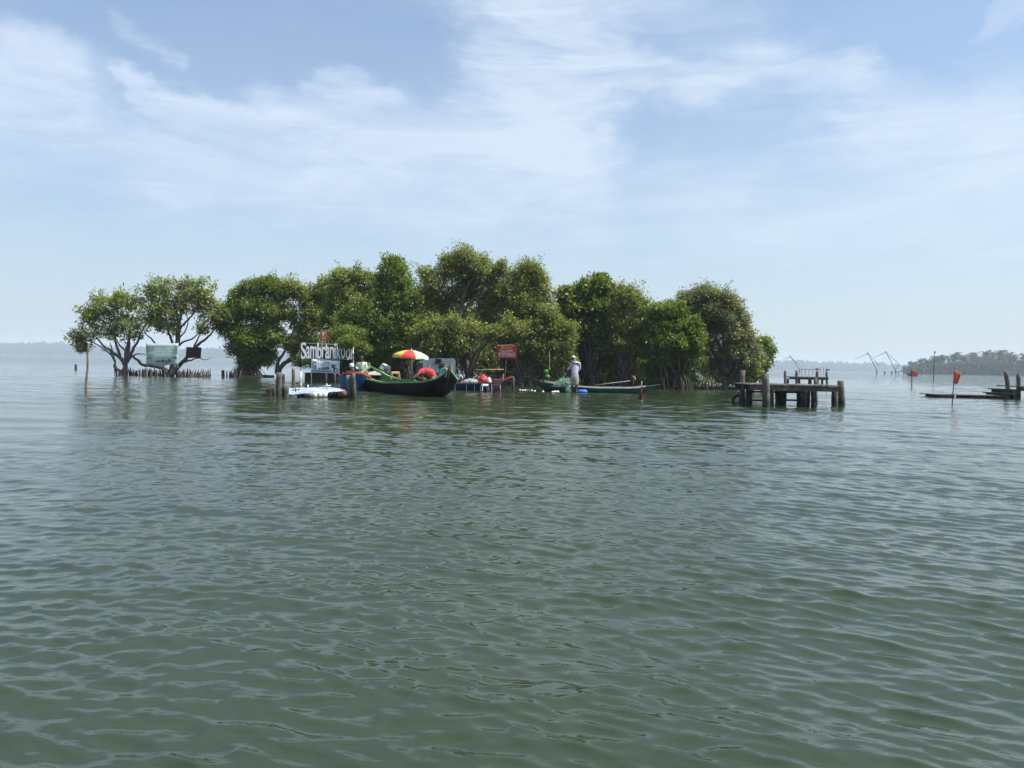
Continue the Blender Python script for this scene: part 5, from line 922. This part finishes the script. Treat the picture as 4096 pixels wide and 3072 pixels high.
LD = 105.0; th = thing('lamp_pole', 'tall thin pole with a small hooked lamp on top in front of the palms', 'lamp post', G(3733, LD)); m = MB(); m.tube([G(3733, LD, -.5), P(3736, 1450, LD), P(3738, 1409, LD)], [.06, .045, .035], 6); part('pole', m, nm, th, True); m = MB(); m.tube([P(3738, 1410, LD), P(3738, 1406, LD), P(3742, 1405, LD), P(3742, 1409, LD), P(3739, 1413, LD)], .05, 5); part('lamp', m, nm, th, True)
th = thing('moored_boat', 'tiny dark moored boat with an upright engine, left of the farther flag', 'boat', G(3645, 240)); m = MB(); q_ = G(3645, 240, 0); m.add([(q_.x + x, q_.y + y, z) for x, y, z in ((-1.6, 0, .75), (-1.2, -.5, .7), (2, -.5, .7), (2.6, 0, .8), (2, .5, .7), (-1.2, .5, .7), (-1.0, 0, -.2), (2, 0, -.2))], [(0, 1, 6), (1, 2, 7, 6), (2, 3, 7), (3, 4, 7), (4, 5, 6, 7), (5, 0, 6), (0, 5, 4, 3, 2, 1)]); part('hull', m, nm, th); m = MB(); m.box(q_ + Vector((-.3, 0, 1.2)), (.5, .4, 1.0)); m.box(q_ + Vector((.6, 0, 1.0)), (.5, .4, .6)); part('engine', m, nm, th)
# ------------------------------------------------------------------ people
def skinned(name, joints, edges, m_, root, sub=1, kind=None):
    """joints: name -> (point, radius or (rx, ry)); grows one continuous surface"""
    names = list(joints); off = Vector(root.location); me = bpy.data.meshes.new(name); me.from_pydata([tuple(Vector(joints[k][0]) - off) for k in names], [(names.index(a), names.index(b_)) for a, b_ in edges], []); me.update()
    ob = bpy.data.objects.new(name, me); C.objects.link(ob); sk = ob.modifiers.new('skin', 'SKIN'); lay = me.skin_vertices[0].data if me.skin_vertices else None
    if lay is None: return None
    for i, k in enumerate(names):
        rr_ = joints[k][1]; lay[i].radius = rr_ if isinstance(rr_, tuple) else (rr_, rr_)
    lay[0].use_root = True; ss = ob.modifiers.new('sub', 'SUBSURF'); ss.levels = sub; ss.render_levels = sub
    dg = bpy.context.evaluated_depsgraph_get(); dg.update(); m2 = bpy.data.meshes.new_from_object(ob.evaluated_get(dg)); bpy.data.objects.remove(ob)
    m2.materials.clear(); m2.materials.append(m_); m2.polygons.foreach_set('use_smooth', [True] * len(m2.polygons)); o = link(name, m2, root); tag(o, kind=kind); return o
def skin_layer(me):
    pass
def add_hand(J, E, wrist, d, side, sc=1.0):
    """palm and five fingers of unequal length, slightly curled, chained onto the wrist joint"""
    d = Vector(d).normalized(); side = Vector(side).normalized(); nrm = d.cross(side); w_ = Vector(J[wrist][0]); p = w_ + d * .05 * sc; J[wrist + '_palm'] = (p, (.030 * sc, .018 * sc)); E.append((wrist, wrist + '_palm'))
    kn = w_ + d * .085 * sc; J[wrist + '_kn'] = (kn, (.032 * sc, .014 * sc)); E.append((wrist + '_palm', wrist + '_kn'))
    for i, (o_, l_) in enumerate(((-.027, .062), (-.009, .075), (.009, .07), (.027, .055))):
        a_ = kn + side * o_ * sc + d * .02 * sc; b_ = a_ + (d * .8 + nrm * .3) * l_ * .55 * sc; c_ = b_ + (d * .4 + nrm * .75) * l_ * .45 * sc
        J[f'{wrist}f{i}a'] = (a_, .009 * sc); J[f'{wrist}f{i}b'] = (b_, .0085 * sc); J[f'{wrist}f{i}c'] = (c_, .007 * sc); E += [(wrist + '_kn', f'{wrist}f{i}a'), (f'{wrist}f{i}a', f'{wrist}f{i}b'), (f'{wrist}f{i}b', f'{wrist}f{i}c')]
    a_ = p - side * .035 * sc + d * .005; b_ = a_ + (d * .7 - side * .5 + nrm * .3).normalized() * .04 * sc; J[wrist + 'ta'] = (a_, .011 * sc); J[wrist + 'tb'] = (b_, .009 * sc); E += [(wrist + '_palm', wrist + 'ta'), (wrist + 'ta', wrist + 'tb')]
def face(root, head, fwd, up=(0, 0, 1), s_=1.0, skin=None):
    """nose, eyes, mouth and ears on a head centred at head, looking along fwd"""
    fwd = Vector(fwd).normalized(); up = Vector(up); rt = fwd.cross(up).normalized(); up = rt.cross(fwd); h = Vector(head); skin = skin or skin_m
    m = MB(); m.tube([h + fwd * .088 * s_ + up * .012, h + fwd * .112 * s_ - up * .022 * s_], [.009 * s_, .016 * s_], 6); part('nose', m, skin, root, True)
    for k in (-1, 1):
        m = MB(); m.lathe([(.002, -.012), (.013, -.006), (.013, .006), (.002, .012)], h + fwd * .088 * s_ + rt * k * .034 * s_ + up * .012, 8); part('eye', m, black_m, root, True)
        m = MB(); m.lathe([(.005, -.03), (.016, -.015), (.016, .015), (.005, .03)], h + rt * k * .082 * s_, 6); part('ear', m, skin, root, True)
    m = MB(); m.box(h + fwd * .088 * s_ - up * .052 * s_, (.045 * s_, .02, .01)); part('mouth', m, mat('lips', (.12, .04, .035), .5, .1, 9), root)
def dome(c_, rad, up, fwd, cut, n=(7, 14)):
    """half-ellipsoid cap of hair or cloth"""
    up = Vector(up).normalized(); fwd = Vector(fwd); fwd = (fwd - up * fwd.dot(up)).normalized(); rt = fwd.cross(up); m = MB(); rows = []
    for j in range(n[0] + 1):
        ph = cut * j / n[0]; rows.append([Vector(c_) + (fwd * math.cos(t_) * rad[1] + rt * math.sin(t_) * rad[0]) * math.sin(ph) + up * math.cos(ph) * rad[2] for t_ in [2 * math.pi * i / n[1] for i in range(n[1])]])
    for w_ in rows: w_.append(w_[0])
    return m.grid(rows)
def loft(secs, n=18, fold=0.0, seed=0):
    """secs: (centre, rx, ry) rings; soft vertical folds"""
    rr = random.Random(seed); ph = rr.uniform(0, 6); m = MB(); rows = []
    for k, (c_, rx, ry) in enumerate(secs):
        rows.append([Vector(c_) + Vector((math.cos(t_) * rx, math.sin(t_) * ry, 0)) * (1 + fold * math.sin(5 * t_ + ph) * k / len(secs) + fold * .6 * math.sin(9 * t_ + ph * 2) * k / len(secs)) for t_ in [2 * math.pi * i / n for i in range(n)]])
    for w_ in rows: w_.append(w_[0])
    return m.grid(rows)
def person(label, J, E, skin, D=None, loc=None): 
    th = thing('person', label, 'person', loc); skinned('body', J, E, skin, th, 1); return th
# --- standing fisherman, back turned, head bowed, hands gathering the net at his left front
PDm = 29.0; p = lambda x, y, dd=0: P(x, y, PDm + dd)
J = {'pelvis': (p(2298, 1508), (.135, .10)), 'waist': (p(2299, 1494, .03), (.125, .09)), 'chest': (p(2300, 1468, .10), (.15, .10)), 'upback': (p(2302, 1452, .16), (.14, .095)), 'neck': (p(2298, 1443, .22), .052), 'head': (p(2294, 1433, .27), (.078, .088)), 'crown': (p(2293, 1427, .28), .07),
     'shL': (p(2288, 1453, .16), .052), 'elL': (p(2279, 1474, .22), .042), 'wrL': (p(2268, 1481, .34), .028), 'shR': (p(2317, 1455, .14), .055), 'elR': (p(2316, 1480, .20), .042), 'wrR': (p(2290, 1485, .36), .028),
     'hipL': (p(2291, 1518, 0), .09), 'knL': (p(2289, 1542, .02), .058), 'anL': (p(2288, 1572, .02), .040), 'ftL': (G(2287, PDm - .02, -.28), .035), 'hipR': (p(2306, 1518, .02), .09), 'knR': (p(2305, 1543, .05), .058), 'anR': (p(2304, 1572, .04), .040), 'ftR': (G(2305, PDm, -.28), .035)}
E = [('pelvis', 'waist'), ('waist', 'chest'), ('chest', 'upback'), ('upback', 'neck'), ('neck', 'head'), ('head', 'crown'), ('upback', 'shL'), ('shL', 'elL'), ('elL', 'wrL'), ('upback', 'shR'), ('shR', 'elR'), ('elR', 'wrR'), ('pelvis', 'hipL'), ('hipL', 'knL'), ('knL', 'anL'), ('anL', 'ftL'), ('pelvis', 'hipR'), ('hipR', 'knR'), ('knR', 'anR'), ('anR', 'ftR')]
add_hand(J, E, 'wrL', (-.4, .8, -.3), (.8, .4, 0)); add_hand(J, E, 'wrR', (-.8, .5, -.2), (.5, .8, 0))
th = person('man in a lilac shirt and grey wrapped cloth standing knee-deep, back turned, gathering net', J, E, skin_d, loc=G(2297, PDm))
Js = {'a': (p(2298, 1503, .0), (.155, .115)), 'b': (p(2299, 1492, .03), (.15, .11)), 'c': (p(2300, 1468, .10), (.172, .12)), 'd': (p(2302, 1454, .15), (.165, .115)), 'n': (p(2299, 1446, .2), .07), 'sl': (p(2287, 1454, .16), .068), 'el': (p(2278, 1474, .22), .06), 'wl': (p(2270, 1480, .31), .048), 'sr': (p(2318, 1456, .14), .070), 'er': (p(2318, 1480, .19), .06), 'wr': (p(2298, 1485, .32), .05)}
skinned('shirt', Js, [('a', 'b'), ('b', 'c'), ('c', 'd'), ('d', 'n'), ('d', 'sl'), ('sl', 'el'), ('el', 'wl'), ('d', 'sr'), ('sr', 'er'), ('er', 'wr')], mat('lilac_shirt', (.44, .40, .54), .7, .2, 8), th, 2)
m = loft([(p(2299, 1496, .02), .155, .12), (p(2299, 1505, .0), .165, .135), (p(2299, 1520, .0), .175, .14), (p(2298, 1532, .01), .165, .135), (p(2298, 1538, .01), .15, .125)], 22, .04, 3); part('wrapped_cloth', m, mat('grey_dhoti', (.27, .27, .24), .8, .35, 5), th, True)
m = dome(p(2294, 1431.5, .27), (.086, .098, .094), (-.05, .35, 1), (-.3, 1, -.3), 1.75); part('cap', m, mat('pale_cap', (.50, .50, .48), .7, .25, 14), th, True)
m = loft([(p(2305, 1446, .13), .05, .03), (p(2304, 1450, .09), .11, .05), (p(2306, 1454, .05), .13, .06)], 14); part('neck_cloth', m, mat('tan_towel', (.46, .32, .22), .8, .25, 9), th, True)
m = MB(); m.beam(p(2284, 1449, .06), p(2318, 1455, .0), .05, .045); part('dark_strap', m, black_m, th); face(th, p(2292, 1432.5, .285), (-.35, 1, -.45), s_=.9, skin=skin_d)
# --- man in pale green shirt sitting in the blue boat
SDm = 29.0; p = lambda x, y, dd=0: P(x, y, SDm + dd)
J = {'pelvis': (p(1446, 1487), (.14, .11)), 'waist': (p(1446, 1478, .0), (.13, .10)), 'chest': (p(1447, 1461, .0), .12), 'up': (p(1447, 1450, .0), .10), 'neck': (p(1447, 1444, -.02), .055), 'head': (p(1446, 1434, -.04), (.08, .09)), 'crown': (p(1446, 1428, -.03), .072),
     'shL': (p(1432, 1453), .055), 'elL': (p(1426, 1472, -.06), .042), 'wrL': (p(1436, 1481, -.25), .03), 'shR': (p(1462, 1453), .055), 'elR': (p(1468, 1471, -.06), .042), 'wrR': (p(1458, 1480, -.25), .03), 'hL': (p(1439, 1489, -.05), .085), 'kL': (p(1436, 1490, -.42), .065), 'fL': (p(1436, 1512, -.48), .045), 'hR': (p(1454, 1489, -.05), .085), 'kR': (p(1458, 1490, -.42), .065), 'fR': (p(1458, 1512, -.48), .045)}
E = [('pelvis', 'waist'), ('waist', 'chest'), ('chest', 'up'), ('up', 'neck'), ('neck', 'head'), ('head', 'crown'), ('up', 'shL'), ('shL', 'elL'), ('elL', 'wrL'), ('up', 'shR'), ('shR', 'elR'), ('elR', 'wrR'), ('pelvis', 'hL'), ('hL', 'kL'), ('kL', 'fL'), ('pelvis', 'hR'), ('hR', 'kR'), ('kR', 'fR')]
add_hand(J, E, 'wrL', (.6, -.6, -.2), (-.3, -.2, 1)); add_hand(J, E, 'wrR', (-.6, -.6, -.2), (.3, -.2, 1))
th = person('dark-skinned man in a pale green open-necked shirt sitting in the blue boat', J, E, skin_d, loc=p(1446, 1500))
Js = {'a': (p(1446, 1484), .165), 'b': (p(1446, 1474), .165), 'c': (p(1447, 1461), .175), 'd': (p(1447, 1453), .14), 'sl': (p(1431, 1454), .075), 'el': (p(1426, 1471, -.06), .062), 'wl': (p(1431, 1478, -.17), .055), 'sr': (p(1463, 1454), .075), 'er': (p(1468, 1470, -.06), .062), 'wr': (p(1463, 1477, -.17), .055)}
skinned('shirt', Js, [('a', 'b'), ('b', 'c'), ('c', 'd'), ('d', 'sl'), ('sl', 'el'), ('el', 'wl'), ('d', 'sr'), ('sr', 'er'), ('er', 'wr')], mat('pale_green_shirt', (.40, .50, .43), .7, .12, 6), th, 2)
m = MB(); a_, b_, c_ = p(1443, 1446.5, -.12), p(1451, 1446.5, -.12), p(1448, 1457, -.185); m.add([a_, b_, c_], [(0, 1, 2)]); o = part('open_neck', m, skin_d, th); o.modifiers.new('s', 'SOLIDIFY').thickness = .01
m = dome(p(1446, 1432, -.03), (.09, .10, .088), (0, .35, 1), (0, -1, 0), 1.6); part('hair', m, hair_m, th, True); face(th, p(1446, 1434, -.045), (0, -1, -.1), skin=skin_d)
m = loft([(p(1447, 1486, -.1), .2, .2), (p(1447, 1490, -.2), .24, .32), (p(1447, 1500, -.2), .24, .36)], 16, .03); part('wrapped_cloth', m, mat('checked_cloth', (.12, .14, .16), .8, .6, 20), th, True)
m = MB(); m.box(P(1465, 1491, 28.3), (15 * 28.3 / F, .2, 14 * 28.3 / F), (0, R(8), 0)); o = single('pink_bag', m, mat('pink_cloth', (.42, .12, .18), .7, .3, 8), 'small pink bag on the blue boat beside the seated man', 'bag', P(1465, 1491, 28.3)); bevel(o, .03, 2)
heap('white_bundle', 'white cloth bundle on the rim of the blue boat', 'cloth', P(1452, 1500, 28.0), (.13, .12, .07), white_m, 7)
# --- bent-over man in red in the black boat
RDm = 25.3; p = lambda x, y, dd=0: P(x, y, RDm + dd)
J = {'pelvis': (p(1735, 1500), (.14, .12)), 'waist': (p(1722, 1492, 0), (.13, .12)), 'chest': (p(1697, 1486, 0), (.15, .13)), 'up': (p(1683, 1490, -.05), (.13, .11)), 'neck': (p(1676, 1499, -.12), .055), 'head': (p(1672, 1510, -.18), (.085, .085)), 'crown': (p(1671, 1518, -.2), .07),
     'shL': (p(1678, 1487, -.16), .055), 'elL': (p(1668, 1504, -.3), .045), 'wrL': (p(1657, 1514, -.32), .032), 'shR': (p(1680, 1488, .12), .055), 'elR': (p(1664, 1500, .15), .045), 'wrR': (p(1656, 1512, .05), .032), 'hL': (p(1738, 1510, -.1), .09), 'kL': (p(1722, 1524, -.25), .07), 'fL': (p(1738, 1536, -.25), .05), 'hR': (p(1738, 1510, .1), .09), 'kR': (p(1722, 1524, .15), .07), 'fR': (p(1738, 1536, .15), .05)}
add_hand(J, E2 := [('pelvis', 'waist'), ('waist', 'chest'), ('chest', 'up'), ('up', 'neck'), ('neck', 'head'), ('head', 'crown'), ('up', 'shL'), ('shL', 'elL'), ('elL', 'wrL'), ('up', 'shR'), ('shR', 'elR'), ('elR', 'wrR'), ('pelvis', 'hL'), ('hL', 'kL'), ('kL', 'fL'), ('pelvis', 'hR'), ('hR', 'kR'), ('kR', 'fR')], 'wrL', (-.5, 0, -1), (0, -1, 0)); add_hand(J, E2, 'wrR', (-.5, 0, -1), (0, -1, 0))
th = person('person in a red shirt bending double over the black boat, back arched', J, E2, skin_d, loc=p(1710, 1525))
Js = {'a': (p(1741, 1506), (.17, .16)), 'b': (p(1726, 1493), (.165, .165)), 'c': (p(1708, 1487), (.17, .17)), 'd': (p(1690, 1489, -.03), (.16, .16)), 'sl': (p(1680, 1489, -.17), .078), 'el': (p(1673, 1498, -.26), .066), 'sr': (p(1680, 1489, .13), .078), 'er': (p(1672, 1497, .15), .066), 'h': (p(1741, 1516), (.15, .16)), 'belly': (p(1714, 1505), .17), 'belly2': (p(1697, 1504), .13)}
skinned('shirt', Js, [('h', 'a'), ('a', 'b'), ('b', 'c'), ('c', 'd'), ('c', 'belly'), ('belly', 'belly2'), ('d', 'sl'), ('sl', 'el'), ('d', 'sr'), ('sr', 'er')], mat('red_shirt', (.40, .03, .035), .7, .3, 6, 1.0), th, 2)
m = dome(p(1671, 1512, -.2), (.095, .1, .1), (-.2, -.1, -1), (-1, 0, .2), 1.7); part('hair', m, hair_m, th, True); face(th, p(1671, 1509, -.18), (-.9, -.1, .1), s_=.95, skin=skin_d)
# --- person in turquoise behind the bow
TD = 24.6; p = lambda x, y, dd=0: P(x + 2, y - 8, TD + dd)
J = {'pelvis': (p(1766, 1512), (.13, .11)), 'waist': (p(1767, 1502), (.12, .10)), 'chest': (p(1770, 1489, 0), (.13, .10)), 'up': (p(1772, 1482, 0), (.12, .09)), 'neck': (p(1770, 1477, -.03), .05), 'head': (p(1767, 1468, -.06), (.08, .088)), 'crown': (p(1767, 1461, -.05), .07),
     'shL': (p(1760, 1484, .05), .05), 'elL': (p(1754, 1500, 0), .04), 'wrL': (p(1758, 1509, -.12), .028), 'shR': (p(1783, 1484, 0), .05), 'elR': (p(1790, 1489, -.08), .04), 'wrR': (p(1776, 1478, -.15), .028), 'hL': (p(1762, 1516, -.03), .08), 'kL': (p(1757, 1516, -.35), .06), 'fL': (p(1757, 1530, -.38), .045), 'hR': (p(1772, 1516, -.03), .08), 'kR': (p(1776, 1516, -.35), .06), 'fR': (p(1776, 1530, -.38), .045)}
E3 = [e for e in E2 if e[0][0:2] != 'wr' and e[1][0:3] != 'wr_' and not e[0].startswith('wr')]; E3 = [e for e in E3 if all(k in J for k in e)]; add_hand(J, E3, 'wrL', (0, -.4, -1), (1, 0, 0)); add_hand(J, E3, 'wrR', (-.6, -.2, -.7), (0, -1, .2))
th = person('person with dark hair in a turquoise top sitting low behind the boat bow', J, E3, skin_m, loc=p(1768, 1530))
Js = {'a': (p(1765, 1513), (.15, .13)), 'b': (p(1768, 1500), (.15, .12)), 'c': (p(1771, 1489), (.16, .12)), 'd': (p(1772, 1484), (.14, .10)), 'sl': (p(1759, 1486, .05), .07), 'el': (p(1754, 1499, 0), .06), 'sr': (p(1784, 1486, 0), .07), 'er': (p(1791, 1490, -.06), .06)}
skinned('turquoise_top', Js, [('a', 'b'), ('b', 'c'), ('c', 'd'), ('d', 'sl'), ('sl', 'el'), ('d', 'sr'), ('sr', 'er')], mat('turquoise_cloth', (.04, .36, .48), .6, .3, 8), th, 2)
m = dome(p(1766, 1465.5, -.04), (.095, .105, .10), (-.2, .3, 1), (.6, -.8, -.2), 2.0); part('hair', m, hair_m, th, True); m = MB(); m.tube([p(1761, 1468, .02), p(1757, 1477, .02), p(1759, 1484, -.02)], [.06, .06, .03], 8); part('hair_tail', m, hair_m, th, True); face(th, p(1769, 1468.5, -.07), (.75, -.65, -.3), s_=.95)
# clutter in the black boat
m = MB(); a_ = P(1664, 1522, 25.8); m.lathe([(.085, 0), (.075, .05), (.03, .14), (.012, .19)], a_, 10); single('clear_cone', m, mat('grey_plastic', (.32, .38, .42), .3, .2, 9), 'small grey-blue cone-shaped bag beside the red-shirted person', 'bag', a_, None, True)
m = MB(); m.tube([P(1640, 1525, 25.6), P(1655, 1512, 25.6), P(1668, 1503, 25.6)], [.03, .025, .02], 6); m.tube([P(1655, 1512, 25.6), P(1646, 1496, 25.7), P(1650, 1487, 25.7)], [.02, .016, .01], 6); single('driftwood', m, bark_dark, 'dark forked branch lying on the boat below the parasol pole', 'branch', P(1655, 1515, 25.6), None, True)
heap('dark_bundle', 'dark bundle of gear in front of the red-shirted person', 'bundle', P(1694, 1518, 24.9), (.11, .1, .07), mat('dark_gear', (.07, .05, .03), .8, .6, 14), 9)
